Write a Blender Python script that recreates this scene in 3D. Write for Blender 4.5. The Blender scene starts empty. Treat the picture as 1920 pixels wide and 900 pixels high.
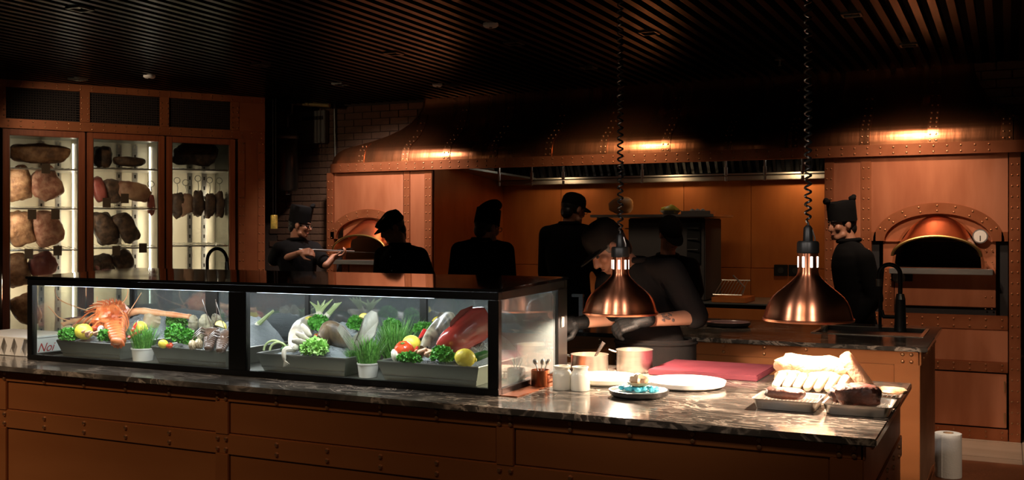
import bpy, bmesh, math, random
from mathutils import Vector, Matrix, noise
rnd = random.Random(7)
PI = math.pi
V = Vector
scene = bpy.context.scene
COL = scene.collection

# ------------------------------------------------------------------ camera, world, exposure
CAMH, FPX, HOR = 1.6, 1920.0, 434.0
YAW = math.radians(25.8)
FW = V((-math.sin(YAW), math.cos(YAW), 0)); RT = V((math.cos(YAW), math.sin(YAW), 0))
cd = bpy.data.cameras.new('camera'); cam = bpy.data.objects.new('camera', cd); COL.objects.link(cam)
cam.location = (0, 0, CAMH); cam.rotation_euler = (PI/2, 0, YAW)
cd.sensor_width = 36; cd.lens = 36; cd.shift_y = -(450-HOR)/1920; cd.clip_start = .05; cd.clip_end = 60
scene.camera = cam
w = bpy.data.worlds.new('world'); scene.world = w; w.use_nodes = True
w.node_tree.nodes['Background'].inputs[0].default_value = (.9, .62, .42, 1)
w.node_tree.nodes['Background'].inputs[1].default_value = .012
scene.view_settings.view_transform = 'Standard'; scene.view_settings.look = 'None'
scene.view_settings.gamma = 1; scene.view_settings.use_curve_mapping = False
scene.view_settings.exposure = 0.0
scene.cycles.max_bounces = 8; scene.cycles.transparent_max_bounces = 16
scene.cycles.sample_clamp_indirect = 4

def ray(u, v):
    d = FW + RT*((u-960)/FPX); return V((d.x, d.y, -(v-HOR)/FPX))
C0 = V((0, 0, CAMH))
def onY(u, v, Y): d = ray(u, v); return C0 + d*(Y/d.y)
def onX(u, v, X): d = ray(u, v); return C0 + d*(X/d.x)
def onH(u, v, h): d = ray(u, v); return C0 + d*((h-CAMH)/d.z)
def xY(u, Y): return onY(u, HOR, Y).x
def hY(u, v, Y): return onY(u, v, Y).z
CEIL = 2.95

# ------------------------------------------------------------------ lights (ceiling fixtures, added unseen spots; lamps elsewhere)
def spot(loc, target, power, color, angle, blend=.6, radius=.04, name='fixture_or_added_beam'):
    ld = bpy.data.lights.new(name, 'SPOT'); ld.energy = power; ld.color = color
    ld.spot_size = math.radians(angle); ld.spot_blend = blend; ld.shadow_soft_size = radius
    o = bpy.data.objects.new(name, ld); COL.objects.link(o); o.location = loc
    o.rotation_euler = (V(target)-V(loc)).to_track_quat('-Z', 'Y').to_euler(); return o
def point(loc, power, color, radius=.03, name='lamp_glow'):
    ld = bpy.data.lights.new(name, 'POINT'); ld.energy = power; ld.color = color; ld.shadow_soft_size = radius
    o = bpy.data.objects.new(name, ld); COL.objects.link(o); o.location = loc; return o
def area(loc, target, sx, sy, power, color, name='strip_light', up='Y'):
    ld = bpy.data.lights.new(name, 'AREA'); ld.energy = power; ld.color = color; ld.shape = 'RECTANGLE'; ld.size = sx; ld.size_y = sy
    o = bpy.data.objects.new(name, ld); COL.objects.link(o); o.location = loc
    o.rotation_euler = (V(target)-V(loc)).to_track_quat('-Z', up).to_euler(); return o
WARM = (1, .74, .5)
ROSE = (1, .76, .62)
spot((-5.49, 7.74, 2.86), (-5.62, 8.66, 1.45), 215, (1, .82, .76), 105, 1, .06)
spot((-3.08, 7.83, 2.86), (-3.2, 8.6, 1.9), 75, WARM, 95, 1, .06)
spot((-.64, 7.89, 2.86), (-.62, 8.66, 1.35), 95, (1, .74, .58), 105, 1, .06)
for x, p in ((-5.04, 200), (-3.6, 95), (-2.2, 34), (-.8, 22)):  # unseen dining-side spots added to light the counter front, no fixtures built
    spot((x, 1.7, 2.86), (x, 2.9, .6), p, WARM, 75, 1, .05)
for x in (-2.9, -1.3, .3):      # unseen spots added to streak the lamp shades and light the plating end
    spot((x, 1.5, 2.86), (-1.05, 4.0, 1.25), 80, (1, .88, .8), 34, 1, .09)
for x, tx, p in ((-5.44, -5.6, 50), (-4.17, -4.2, 8), (-3.17, -3.2, 8), (-2.18, -2.2, 8), (-.87, -.55, 140)):
    spot((x, 6.6, 2.86), (tx, 8.6, 1.0), p, (1, .72, .52), 60, 1, .05)
spot((-2.18, 6.64, 2.86), (-1.9, 6.5, .98), 30, WARM, 55, 1, .05)
spot((-6.9, 5.7, 2.86), (-7.1, 7.0, 2.0), 34, WARM, 120, 1, .05)  # added spot without a fixture, brightens the cabinet surround
spot((.9, 3.4, 2.86), (-.1, 5.6, .3), 90, WARM, 50, 1, .05)  # unseen spot added to light the paper roll and bench

# ------------------------------------------------------------------ materials
MATS = {}
def mat(name, c, rough=.5, metal=0, c2=None, scale=8, stretch=(1, 1, 1), bump=0, bscale=None, detail=4, emit=None, estr=0, spec=.5, c3=None, rough2=None, lo=.35, hi=.65, coat=0, trans=0, sss=0, dist=0, aniso=0):
    m = bpy.data.materials.new(name); m.use_nodes = True; nt = m.node_tree; N = nt.nodes; L = nt.links
    b = N['Principled BSDF']; b.inputs['Base Color'].default_value = (*c, 1); b.inputs['Roughness'].default_value = rough
    b.inputs['Metallic'].default_value = metal; b.inputs['Specular IOR Level'].default_value = spec
    if coat: b.inputs['Coat Weight'].default_value = coat; b.inputs['Coat Roughness'].default_value = .08
    if trans: b.inputs['Transmission Weight'].default_value = trans
    if aniso:
        b.inputs['Anisotropic'].default_value = aniso; b.inputs['Anisotropic Rotation'].default_value = .25; tg = N.new('ShaderNodeTangent'); tg.direction_type = 'RADIAL'; tg.axis = 'Z'; L.new(tg.outputs[0], b.inputs['Tangent'])
    if sss: b.inputs['Subsurface Weight'].default_value = sss; b.inputs['Subsurface Radius'].default_value = (.01, .005, .003)
    if emit: b.inputs['Emission Color'].default_value = (*emit, 1); b.inputs['Emission Strength'].default_value = estr
    if c2 or bump or rough2 is not None:
        tc = N.new('ShaderNodeTexCoord'); mp = N.new('ShaderNodeMapping'); mp.inputs['Scale'].default_value = stretch
        L.new(tc.outputs['Object'], mp.inputs[0])
        nz = N.new('ShaderNodeTexNoise'); nz.inputs['Scale'].default_value = scale; nz.inputs['Detail'].default_value = detail
        nz.inputs['Distortion'].default_value = dist
        L.new(mp.outputs[0], nz.inputs['Vector'])
        if c2:
            r = N.new('ShaderNodeValToRGB'); r.color_ramp.elements[0].position = lo; r.color_ramp.elements[1].position = hi
            r.color_ramp.elements[0].color = (*c, 1); r.color_ramp.elements[1].color = (*c2, 1)
            if c3: e = r.color_ramp.elements.new((lo+hi)/2); e.color = (*c3, 1)
            L.new(nz.outputs['Fac'], r.inputs[0]); L.new(r.outputs[0], b.inputs['Base Color'])
        if rough2 is not None:
            mr = N.new('ShaderNodeMapRange'); mr.inputs[1].default_value = .3; mr.inputs[2].default_value = .7
            mr.inputs[3].default_value = rough; mr.inputs[4].default_value = rough2
            L.new(nz.outputs['Fac'], mr.inputs[0]); L.new(mr.outputs[0], b.inputs['Roughness'])
        if bump:
            n2 = N.new('ShaderNodeTexNoise'); n2.inputs['Scale'].default_value = bscale or scale*3; n2.inputs['Detail'].default_value = 4
            L.new(mp.outputs[0], n2.inputs['Vector'])
            bp = N.new('ShaderNodeBump'); bp.inputs['Strength'].default_value = bump; bp.inputs['Distance'].default_value = .01
            L.new(n2.outputs['Fac'], bp.inputs['Height']); L.new(bp.outputs[0], b.inputs['Normal'])
    MATS[name] = m; return m

mat('copper', (.32, .095, .038), .44, .6, c2=(.56, .21, .105), c3=(.44, .15, .066), scale=2.2, stretch=(1.6, 1.6, .35), rough2=.36, bump=.06, bscale=5)
mat('copper_counter', (.30, .095, .024), .5, .55, c2=(.43, .15, .045), scale=1.6, stretch=(.4, 1, 1.6), rough2=.4, bump=.05, bscale=4)
mat('copper_trim', (.30, .088, .032), .4, .75, c2=(.44, .145, .06), scale=5, rough2=.34, bump=.08, bscale=8)
mat('copper_hood', (.40, .14, .056), .36, .97, c2=(.56, .22, .095), scale=2.5, stretch=(3, 1, .4), rough2=.24, bump=.3, bscale=3.5)
mat('copper_bright', (.86, .35, .2), .3, 1, c2=(.8, .31, .17), scale=3, stretch=(6, 6, .3), aniso=.8)
mat('copper_cup', (.4, .13, .06), .28, 1)
mat('copper_visor', (.8, .36, .18), .25, 1)
mat('copper_back', (.36, .10, .022), .42, .6, c2=(.54, .175, .045), c3=(.45, .135, .03), scale=2.4, stretch=(1.2, 1, .4), rough2=.34, bump=.05, bscale=3)
mat('rivet_metal', (.5, .25, .12), .35, .9)
mat('fridge_wood', (.24, .062, .022), .4, .25, c2=(.32, .09, .032), scale=6, stretch=(6, 6, .5))
mat('fridge_copper', (.3, .088, .03), .42, .5, c2=(.42, .14, .05), scale=3, rough2=.34, bump=.06, bscale=6)
mat('black_metal', (.006, .006, .006), .35, .3)
mat('black_gloss', (.004, .004, .004), .045, 0, spec=.8)
mat('black_void', (.004, .003, .003), .8)
mat('slat_black', (.0034, .0035, .0036), .3, .0, spec=.12)
mat('ceiling_void', (.003, .003, .003), .9)
mat('steel', (.62, .6, .56), .28, 1, c2=(.5, .49, .46), scale=6, stretch=(1, 1, 8), rough2=.36)
mat('steel_dark', (.25, .25, .22), .34, .9)
mat('steel_hood', (.55, .53, .48), .3, 1)
mat('fridge_inner', (.74, .68, .52), .4, .1, c2=(.66, .6, .46), scale=2)
mat('marble_plain', (.02, .018, .016), .1)
mat('led_white', (1, 1, 1), .5, emit=(.78, .86, 1), estr=9)
mat('led_warm', (1, 1, 1), .5, emit=(1, .93, .78), estr=9)
mat('bulb', (1, 1, 1), .5, emit=(1, .8, .55), estr=20)
mat('slot_glow', (1, 1, 1), .5, emit=(1, .88, .74), estr=2.6)
mat('ember', (.3, .05, .01), .8, emit=(1, .2, .03), estr=.5)
mat('brick', (.125, .066, .034), .85, c2=(.085, .042, .022), scale=5, bump=.5, bscale=40)
mat('mortar', (.06, .04, .028), .95, bump=.4, scale=30)
mat('tile', (.46, .36, .26), .4, c2=(.38, .29, .2), scale=2, stretch=(.6, 3, 1), bump=.03)
mat('floor_base', (.1, .08, .06), .7)
mat('leather', (.17, .055, .02), .45, c2=(.13, .04, .014), scale=6, bump=.15, bscale=60)
mat('paper', (.8, .78, .76), .8, bump=.15, scale=40)
mat('white_card', (.8, .78, .74), .6)
mat('red_ink', (.5, .04, .03), .6)
mat('cardboard', (.25, .15, .08), .9)
mat('white_glaze', (.78, .75, .68), .18, coat=.4)
mat('cream_glaze', (.78, .74, .62), .3, coat=.3)
mat('dark_glaze', (.03, .026, .024), .3)
mat('rose_glaze', (.42, .25, .24), .25)
mat('pink_board', (.085, .011, .019), .5, c2=(.12, .02, .03), scale=7, bump=.05, sss=0)
mat('rubber_black', (.012, .012, .012), .4)
mat('cord', (.01, .01, .01), .3)
mat('fabric_black', (.0045, .0042, .0044), .9, bump=.1, scale=60, spec=.12)
mat('fabric_char', (.010, .0085, .0082), .9, bump=.1, scale=60, spec=.12)
mat('skin', (.42, .2, .125), .5, c2=(.36, .16, .095), scale=8, sss=0)
mat('lip', (.36, .12, .1), .5)
mat('hair', (.006, .005, .005), .5)
mat('eye', (.015, .01, .008), .2)
mat('tattoo', (.11, .07, .06), .6)
mat('glove', (.004, .0038, .0038), .6, spec=.2, bump=.2, scale=50)
mat('glass_rim', (.05, .05, .05), .15, .3)
mat('red_cap', (.6, .04, .03), .4)
mat('green_paper', (.03, .14, .06), .5)
mat('sauce', (.25, .035, .012), .2)
mat('oil', (.12, .12, .015), .15, coat=.5)
mat('soup', (.75, .62, .4), .3)
mat('plastic_white', (.75, .74, .7), .4)
# food
mat('lemon', (.86, .66, .045), .4, c2=(.9, .76, .12), scale=6, bump=.25, bscale=60)
mat('lemon_flesh', (.86, .74, .22), .35)
mat('tomato', (.5, .035, .012), .2, c2=(.62, .09, .02), scale=5, coat=.3)
mat('chili', (.5, .025, .02), .2, coat=.4)
mat('stem_green', (.1, .22, .03), .5)
mat('parsley', (.045, .22, .02), .5, c2=(.10, .36, .04), scale=40)
mat('lettuce', (.2, .46, .07), .5, c2=(.34, .6, .16), scale=30)
mat('grass', (.05, .2, .02), .5, c2=(.2, .46, .09), scale=90)
mat('leek', (.32, .44, .14), .4, c2=(.64, .7, .42), scale=3, stretch=(2, 2, 2))
mat('cucumber', (.02, .09, .02), .35, c2=(.05, .16, .03), scale=30)
mat('lobster', (.5, .085, .02), .35, c2=(.68, .22, .07), scale=14, bump=.4, bscale=40, coat=.2)
mat('lobster_pale', (.78, .46, .24), .4, c2=(.7, .26, .1), scale=14, bump=.3)
mat('crayfish', (.045, .026, .018), .3, c2=(.15, .085, .055), scale=14, bump=.4, coat=.3)
mat('oyster', (.14, .12, .075), .6, c2=(.42, .37, .24), scale=26, bump=.8, bscale=30)
mat('clam', (.52, .42, .27), .4, c2=(.38, .28, .16), scale=30)
mat('shrimp', (.75, .36, .22), .35, c2=(.82, .52, .36), scale=20)
mat('fish_white', (.66, .6, .5), .3, c2=(.24, .18, .12), lo=.42, hi=.75, scale=9, detail=8, bump=.3, stretch=(2, 1, 1), coat=.4)
mat('fish_brown', (.045, .03, .016), .45, c2=(.15, .10, .055), scale=16, detail=8, coat=.1, bump=.5, bscale=30)
mat('fish_silver', (.06, .05, .03), .3, c2=(.42, .38, .26), scale=24, coat=.25)
mat('fish_red', (.24, .018, .012), .25, c2=(.36, .05, .035), scale=6, coat=.4)
mat('fin', (.075, .075, .055), .5, c2=(.14, .135, .10), scale=9, stretch=(3, 3, .6), bump=.3)
mat('onion', (.8, .76, .6), .3)
mat('garlic', (.8, .74, .66), .4)
mat('ice', (.22, .25, .26), .25, bump=.8, scale=60, spec=.6)
mat('meat_pale', (.15, .07, .034), .55, c2=(.46, .26, .14), c3=(.30, .15, .075), scale=13, detail=10, bump=1, bscale=30)
mat('meat_pink', (.24, .085, .05), .55, c2=(.46, .24, .16), scale=18, detail=8, bump=1, bscale=25)
mat('meat_dark', (.03, .016, .01), .6, c2=(.13, .07, .04), scale=16, detail=8, bump=.8, bscale=22)
mat('meat_red', (.2, .03, .022), .5, c2=(.28, .08, .06), scale=9, bump=.5, bscale=25)
mat('meat_ham', (.2, .08, .045), .5, c2=(.5, .3, .18), scale=6, bump=.5, bscale=25)
mat('tag', (.10, .065, .04), .8)
mat('char', (.012, .005, .003), .5, c2=(.10, .026, .013), scale=16, bump=1, bscale=30)
mat('roast', (.36, .12, .045), .45, c2=(.7, .42, .24), scale=10, bump=.7, bscale=25, coat=.2)
mat('fat', (.6, .45, .3), .4, c2=(.44, .24, .12), scale=14, bump=.6, bscale=30)
mat('bone', (.6, .5, .38), .45, bump=.3, scale=20)
mat('blue_garnish', (.02, .28, .42), .5, c2=(.08, .5, .62), scale=30, bump=.8, bscale=60)
mat('bread', (.5, .24, .08), .55, c2=(.35, .14, .04), scale=6)
mat('gold', (.6, .4, .08), .4, .6, c2=(.12, .07, .02), scale=22, emit=(.8, .5, .08), estr=.12)  # weak emission stands in for light the gold can reflects
mat('brass', (.6, .4, .14), .3, 1)
mat('pipe_gold', (.45, .32, .12), .4, .5)
mat('boiler', (.09, .08, .065), .32, .85)
mat('panel_grey', (.16, .15, .13), .45, .4)
mat('mesh_dark', (.022, .013, .01), .6, .4)
mat('dial', (.6, .57, .5), .3)
mat('smoke_black', (.012, .009, .008), .75)

def marble():
    m = bpy.data.materials.new('marble'); m.use_nodes = True; nt = m.node_tree; N = nt.nodes; L = nt.links; b = N['Principled BSDF']
    tc = N.new('ShaderNodeTexCoord'); mp = N.new('ShaderNodeMapping'); mp.inputs['Scale'].default_value = (1, 2.6, 1); mp.inputs['Rotation'].default_value = (0, 0, .35)
    L.new(tc.outputs['Object'], mp.inputs[0])
    n1 = N.new('ShaderNodeTexNoise'); n1.inputs['Scale'].default_value = 3.2; n1.inputs['Detail'].default_value = 9; n1.inputs['Distortion'].default_value = 1.6; n1.inputs['Roughness'].default_value = .62
    L.new(mp.outputs[0], n1.inputs['Vector'])
    r = N.new('ShaderNodeValToRGB'); E = r.color_ramp.elements
    E[0].position = .3; E[0].color = (.03, .026, .022, 1); E[1].position = .74; E[1].color = (.20, .165, .135, 1)
    e = E.new(.52); e.color = (.075, .063, .053, 1)
    L.new(n1.outputs['Fac'], r.inputs[0])
    n2 = N.new('ShaderNodeTexNoise'); n2.inputs['Scale'].default_value = 4.2; n2.inputs['Detail'].default_value = 7; n2.inputs['Distortion'].default_value = 2.6
    L.new(mp.outputs[0], n2.inputs['Vector'])
    r2 = N.new('ShaderNodeValToRGB'); E = r2.color_ramp.elements
    E[0].position = .45; E[0].color = (0, 0, 0, 1); E[1].position = .55; E[1].color = (0, 0, 0, 1); e = E.new(.5); e.color = (1, 1, 1, 1)
    L.new(n2.outputs['Fac'], r2.inputs[0])
    n3 = N.new('ShaderNodeTexNoise'); n3.inputs['Scale'].default_value = 2.4; L.new(tc.outputs['Object'], n3.inputs['Vector'])
    mr = N.new('ShaderNodeMapRange'); mr.inputs[1].default_value = .40; mr.inputs[2].default_value = .62; L.new(n3.outputs['Fac'], mr.inputs[0])
    mm = N.new('ShaderNodeMath'); mm.operation = 'MULTIPLY'; L.new(r2.outputs[0], mm.inputs[0]); L.new(mr.outputs[0], mm.inputs[1])
    mx = N.new('ShaderNodeMix'); mx.data_type = 'RGBA'; L.new(mm.outputs[0], mx.inputs['Factor']); L.new(r.outputs[0], mx.inputs['A'])
    mx.inputs['B'].default_value = (.62, .5, .4, 1); L.new(mx.outputs['Result'], b.inputs['Base Color'])
    b.inputs['Roughness'].default_value = .13; MATS['marble'] = m
marble()
def glass(name, tint=(1, 1, 1), gloss=.1, rough=.0, haze=0):
    m = bpy.data.materials.new(name); m.use_nodes = True; nt = m.node_tree; N = nt.nodes; L = nt.links
    N.remove(N['Principled BSDF']); out = N['Material Output']
    t = N.new('ShaderNodeBsdfTransparent'); t.inputs[0].default_value = (*tint, 1)
    g = N.new('ShaderNodeBsdfGlossy'); g.inputs['Roughness'].default_value = rough; g.inputs[0].default_value = (1, 1, 1, 1)
    lw = N.new('ShaderNodeLayerWeight'); lw.inputs[0].default_value = .5
    pw = N.new('ShaderNodeMath'); pw.operation = 'POWER'; pw.inputs[1].default_value = 5; L.new(lw.outputs['Facing'], pw.inputs[0])
    mr = N.new('ShaderNodeMath'); mr.operation = 'MULTIPLY_ADD'; mr.inputs[1].default_value = 1-gloss; mr.inputs[2].default_value = gloss; mr.use_clamp = True
    L.new(pw.outputs[0], mr.inputs[0])
    mx = N.new('ShaderNodeMixShader'); L.new(mr.outputs[0], mx.inputs[0]); L.new(t.outputs[0], mx.inputs[1]); L.new(g.outputs[0], mx.inputs[2])
    last = mx
    if haze:
        d = N.new('ShaderNodeBsdfDiffuse'); d.inputs[0].default_value = (.8, .88, .9, 1)
        m2 = N.new('ShaderNodeMixShader'); m2.inputs[0].default_value = haze; L.new(mx.outputs[0], m2.inputs[1]); L.new(d.outputs[0], m2.inputs[2]); last = m2
    L.new(last.outputs[0], out.inputs[0]); MATS[name] = m
glass('glass_clear', gloss=.05)
glass('glass_case', (.97, .99, .98), gloss=.05, haze=.012)
glass('glass_side', (.86, .92, .9), gloss=.16, haze=.07)
glass('glass_back', (.42, .48, .5), gloss=.22, rough=.06, haze=.075)
glass('glass_fridge', (.95, .95, .92), gloss=.05)
glass('glass_tumbler', (.93, .95, .93), gloss=.12)

# ------------------------------------------------------------------ mesh helpers
def frame(d, up=V((0, 0, 1))):
    d = V(d).normalized()
    if abs(d.dot(up)) > .98: up = V((1, 0, 0))
    x = d.cross(up).normalized(); y = x.cross(d).normalized(); return x, y, d
class MB:
    def __init__(s, M=None): s.v = []; s.f = []; s.M = M
    def add(s, vs, fs):
        n = len(s.v)
        s.v += [(s.M @ V(p) if s.M else V(p)) for p in vs]; s.f += [tuple(i+n for i in f) for f in fs]; return s
    def box(s, x0, x1, y0, y1, z0, z1):
        return s.add([(x0, y0, z0), (x1, y0, z0), (x1, y1, z0), (x0, y1, z0), (x0, y0, z1), (x1, y0, z1), (x1, y1, z1), (x0, y1, z1)],
                     [(0, 3, 2, 1), (4, 5, 6, 7), (0, 1, 5, 4), (1, 2, 6, 5), (2, 3, 7, 6), (3, 0, 4, 7)])
    def loft(s, rings, cap=True, close=True):
        n = len(rings[0]); vs = [p for r in rings for p in r]; fs = []
        for i in range(len(rings)-1):
            for j in range(n if close else n-1):
                k = (j+1) % n; fs.append((i*n+j, i*n+k, (i+1)*n+k, (i+1)*n+j))
        if cap and close: fs.append(tuple(range(n))[::-1]); fs.append(tuple((len(rings)-1)*n+j for j in range(n)))
        return s.add(vs, fs)
    def tube(s, pts, r, n=8, cap=True):
        pts = [V(p) for p in pts]; R = r if isinstance(r, (list, tuple)) else [r]*len(pts); rings = []
        x, y, d = frame(pts[1]-pts[0])
        for i, p in enumerate(pts):
            t = (pts[min(i+1, len(pts)-1)]-pts[max(i-1, 0)]).normalized()
            x = (x - t*x.dot(t)).normalized(); y = t.cross(x)
            rings.append([p+(x*math.cos(a)+y*math.sin(a))*R[i] for a in [2*PI*k/n for k in range(n)]])
        return s.loft(rings, cap)
    def cyl(s, p0, p1, r0, r1=None, n=16): return s.tube([p0, p1], [r0, r0 if r1 is None else r1], n)
    def capsule(s, p0, p1, r0, r1, n=12):
        p0 = V(p0); p1 = V(p1); d = p1-p0; L = max(d.length, 1e-5); d = d/L if d.length > 1e-6 else V((0, 0, 1)); x, y, d = frame(d)
        rings = []
        for k in range(5):
            a = -PI/2+PI/2*(k+.15)/4.15; rings.append((p0+d*r0*math.sin(a), r0*math.cos(a)))
        for k in range(5):
            a = PI/2*k/4.15; rings.append((p1+d*r1*math.sin(a), r1*math.cos(a)))
        return s.loft([[c+(x*math.cos(2*PI*j/n)+y*math.sin(2*PI*j/n))*r for j in range(n)] for c, r in rings])
    def lathe(s, prof, n=32, c=(0, 0, 0), cap=False):
        c = V(c); return s.loft([[c+V((r*math.cos(2*PI*j/n), r*math.sin(2*PI*j/n), z)) for j in range(n)] for r, z in prof], cap)
    def ell(s, c, r, R=None, nu=16, nv=10, p=1, amp=0, freq=8, seed=0, cut=None):
        c = V(c); rings = []
        sp = lambda t: math.copysign(abs(t)**p, t)
        for i in range(nv+1):
            a = -PI/2+PI*(.02+.96*i/nv); ring = []
            for j in range(nu):
                b = 2*PI*j/nu
                q = V((sp(math.cos(a))*sp(math.cos(b))*r[0], sp(math.cos(a))*sp(math.sin(b))*r[1], sp(math.sin(a))*r[2]))
                if amp: q *= 1+amp*(noise.noise(q*freq+V((seed*7.1, seed*3.3, seed)))+.45*noise.noise(q*freq*3.1+V((seed*2.1, seed, seed))))
                if cut is not None and q.z < cut: q.z = cut
                ring.append(c+(R @ q if R else q))
            rings.append(ring)
        return s.loft(rings)
    def prism(s, poly, y0, y1):   # poly in (x,z)
        n = len(poly)
        vs = [(x, y0, z) for x, z in poly]+[(x, y1, z) for x, z in poly]
        fs = [tuple(range(n)), tuple(range(2*n-1, n-1, -1))]+[(i, i+n, (i+1) % n+n, (i+1) % n) for i in range(n)]
        return s.add(vs, fs)
    def rivet(s, p, nrm, r=.009):
        p = V(p); x, y, d = frame(nrm); k = 7
        vs = [p+(x*math.cos(2*PI*j/k)+y*math.sin(2*PI*j/k))*r-d*.001 for j in range(k)]+[p+(x*math.cos(2*PI*j/k)+y*math.sin(2*PI*j/k))*r*.7+d*r*.5 for j in range(k)]+[p+d*r*.72]
        fs = [(j, (j+1) % k, k+(j+1) % k, k+j) for j in range(k)]+[(k+j, k+(j+1) % k, 2*k) for j in range(k)]
        return s.add(vs, fs)
    def mesh(s, name='m', smooth=40, bevel=0, recalc=True):
        me = bpy.data.meshes.new(name); me.from_pydata([tuple(p) for p in s.v], [], s.f)
        if recalc or bevel:
            bm = bmesh.new(); bm.from_mesh(me)
            if recalc: bmesh.ops.recalc_face_normals(bm, faces=bm.faces)
            if bevel:
                es = [e for e in bm.edges if len(e.link_faces) == 2 and e.calc_face_angle(0) > .6]
                bmesh.ops.bevel(bm, geom=es, offset=bevel, segments=2, affect='EDGES', clamp_overlap=True)
            bm.to_mesh(me); bm.free()
        if smooth:
            me.polygons.foreach_set('use_smooth', [True]*len(me.polygons)); me.set_sharp_from_angle(angle=math.radians(smooth))
        return me
    def build(s, name, m, parent=None, smooth=40, bevel=0, recalc=True):
        return put(name, s.mesh(name, smooth, bevel, recalc), m, parent)
def pinv(p):
    return Matrix.Translation(-V(p.get('_w', p.location)))
def put(name, me, m, parent=None):
    me.materials.clear(); me.materials.append(MATS[m])
    o = bpy.data.objects.new(name, me); COL.objects.link(o)
    n = len(me.vertices); co = [0.0]*(3*n); me.vertices.foreach_get('co', co)
    xs, ys, zs = co[0::3], co[1::3], co[2::3]
    c = V(((min(xs)+max(xs))/2, (min(ys)+max(ys))/2, min(zs)))
    me.transform(Matrix.Translation(-c))
    if parent is not None:
        o.parent = parent; o.location = c - WORLD[parent.name]
    else: o.location = c
    WORLD[o.name] = c
    return o
WORLD = {}
def thing(name, loc, label, cat, group=None):
    o = bpy.data.objects.new(name, None); COL.objects.link(o); o.location = loc; o.empty_display_size = .05; WORLD[o.name] = V(loc)
    return tag(o, label, cat, group)
def tag(o, label, cat, group=None):
    o['label'] = label; o['category'] = cat
    if group: o['group'] = group
    return o
def kind(o, k): o['kind'] = k; return o
def remesh(mb, vox, it=4, fac=.5):
    me = mb.mesh('tmp', 0); o = bpy.data.objects.new('tmp', me); COL.objects.link(o)
    r = o.modifiers.new('r', 'REMESH'); r.mode = 'VOXEL'; r.voxel_size = vox
    if it: sm = o.modifiers.new('s', 'SMOOTH'); sm.iterations = it; sm.factor = fac
    dg = bpy.context.evaluated_depsgraph_get(); dg.update()
    out = bpy.data.meshes.new_from_object(o.evaluated_get(dg)); bpy.data.objects.remove(o); bpy.data.meshes.remove(me)
    out.polygons.foreach_set('use_smooth', [True]*len(out.polygons)); return out
def rot(z=0, x=0, y=0): return (Matrix.Rotation(z, 3, 'Z') @ Matrix.Rotation(y, 3, 'Y') @ Matrix.Rotation(x, 3, 'X'))
def FRM(o, ex, en):
    ex = V(ex).normalized(); en = V(en).normalized(); o = V(o)
    return Matrix(((ex.x, en.x, 0, o.x), (ex.y, en.y, 0, o.y), (ex.z, en.z, 1, o.z), (0, 0, 0, 1)))
# ================================================================== THE SETTING
def S(o): return kind(o, 'structure')
floor = S(MB().box(-11, 3, -1.5, 11, -.1, -.006).build('floor', 'floor_base', smooth=0))
tm = MB().box(-.297, .297, -.297, .297, -.008, 0).mesh('tile', 0, .003)
tm.materials.append(MATS['tile'])
for i in range(5):
    for j in range(10):
        o = bpy.data.objects.new('tile', tm); COL.objects.link(o); o.parent = floor
        o.location = V((-1.4+.6*i, 3.5+.6*j, 0))-WORLD['floor']
ceiling = S(MB().box(-11, 3, -1.5, 11, 3.12, 3.2).build('ceiling', 'ceiling_void', smooth=0))
sm = MB().box(-.022, .022, 0, 10.4, CEIL, CEIL+.07).mesh('slat', 0)
sm.materials.append(MATS['slat_black'])
for i in range(104):
    o = bpy.data.objects.new('slat', sm); COL.objects.link(o); o.parent = ceiling; o.location = V((-9.4+.1*i, -1.2, 0))-WORLD['ceiling']

# recessed downlights, detectors
def ceil_at(u, v, h=CEIL): return onH(u, v, h)
FIX = [(150, 15, 'square recessed downlight nearest the top left corner'), (146, 148, 'small recessed downlight right above the meat cabinets'),
       (488, 121, 'recessed downlight above the right end of the meat cabinets'), (738, 99, 'recessed downlight above the flat-capped cook'),
       (638, 157, 'recessed downlight beside the brick wall and hood'), (964, 80, 'recessed downlight below the round white detector'),
       (1217, 60, 'recessed downlight just right of the first coiled cord'), (1104, 125, 'recessed downlight above the hood left of the coiled cord'),
       (1597, 26, 'brightest recessed downlight near the top right'), (1704, 83, 'recessed downlight above the right copper oven'),
       (850, 159, 'faint recessed downlight at the hood top corner')]
for u, v, lab in FIX:
    p = ceil_at(u, v); t = thing('ceiling_downlight', (p.x, p.y, CEIL-.01), lab, 'ceiling light', 'recessed ceiling downlights')
    x, y, z = p.x, p.y, CEIL
    f = MB()
    for a, b, c, d in ((-.06, .06, -.06, -.048), (-.06, .06, .048, .06), (-.06, -.048, -.048, .048), (.048, .06, -.048, .048)):
        f.box(x+a, x+b, y+c, y+d, z-.012, z+.05)
    f.build('housing', 'steel_dark', t, bevel=.001)
    for s in (-1, 1):
        MB().cyl((x+s*.022, y, z+.0), (x+s*.022, y, z+.04), .019, .014, 12).build('reflector', 'steel', t)
for u, v, r, lab in [(920, 45, .05, 'large round white ceiling detector'), (280, 142, .05, 'round white ceiling detector above the meat cabinets'),
                     (820, 158, .045, 'round pale ceiling detector at the hood edge')]:
    p = ceil_at(u, v); t = thing('ceiling_detector', (p.x, p.y, CEIL-.02), lab, 'detector', 'round ceiling detectors')
    MB().lathe([(.0, CEIL-.022), (r*.75, CEIL-.022), (r, CEIL-.012), (r, CEIL+.004), (0, CEIL+.004)], 24, (p.x, p.y, 0)).build('cover', 'white_card', t)
    MB().lathe([(.0, CEIL-.026), (r*.2, CEIL-.026), (r*.25, CEIL-.02), (0, CEIL-.02)], 12, (p.x, p.y, 0)).build('sensor', 'dark_glaze', t)
p = ceil_at(1462, 112); t = thing('sprinkler', (p.x, p.y, CEIL-.06), 'small sprinkler head on ceiling above the hood', 'sprinkler')
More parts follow.
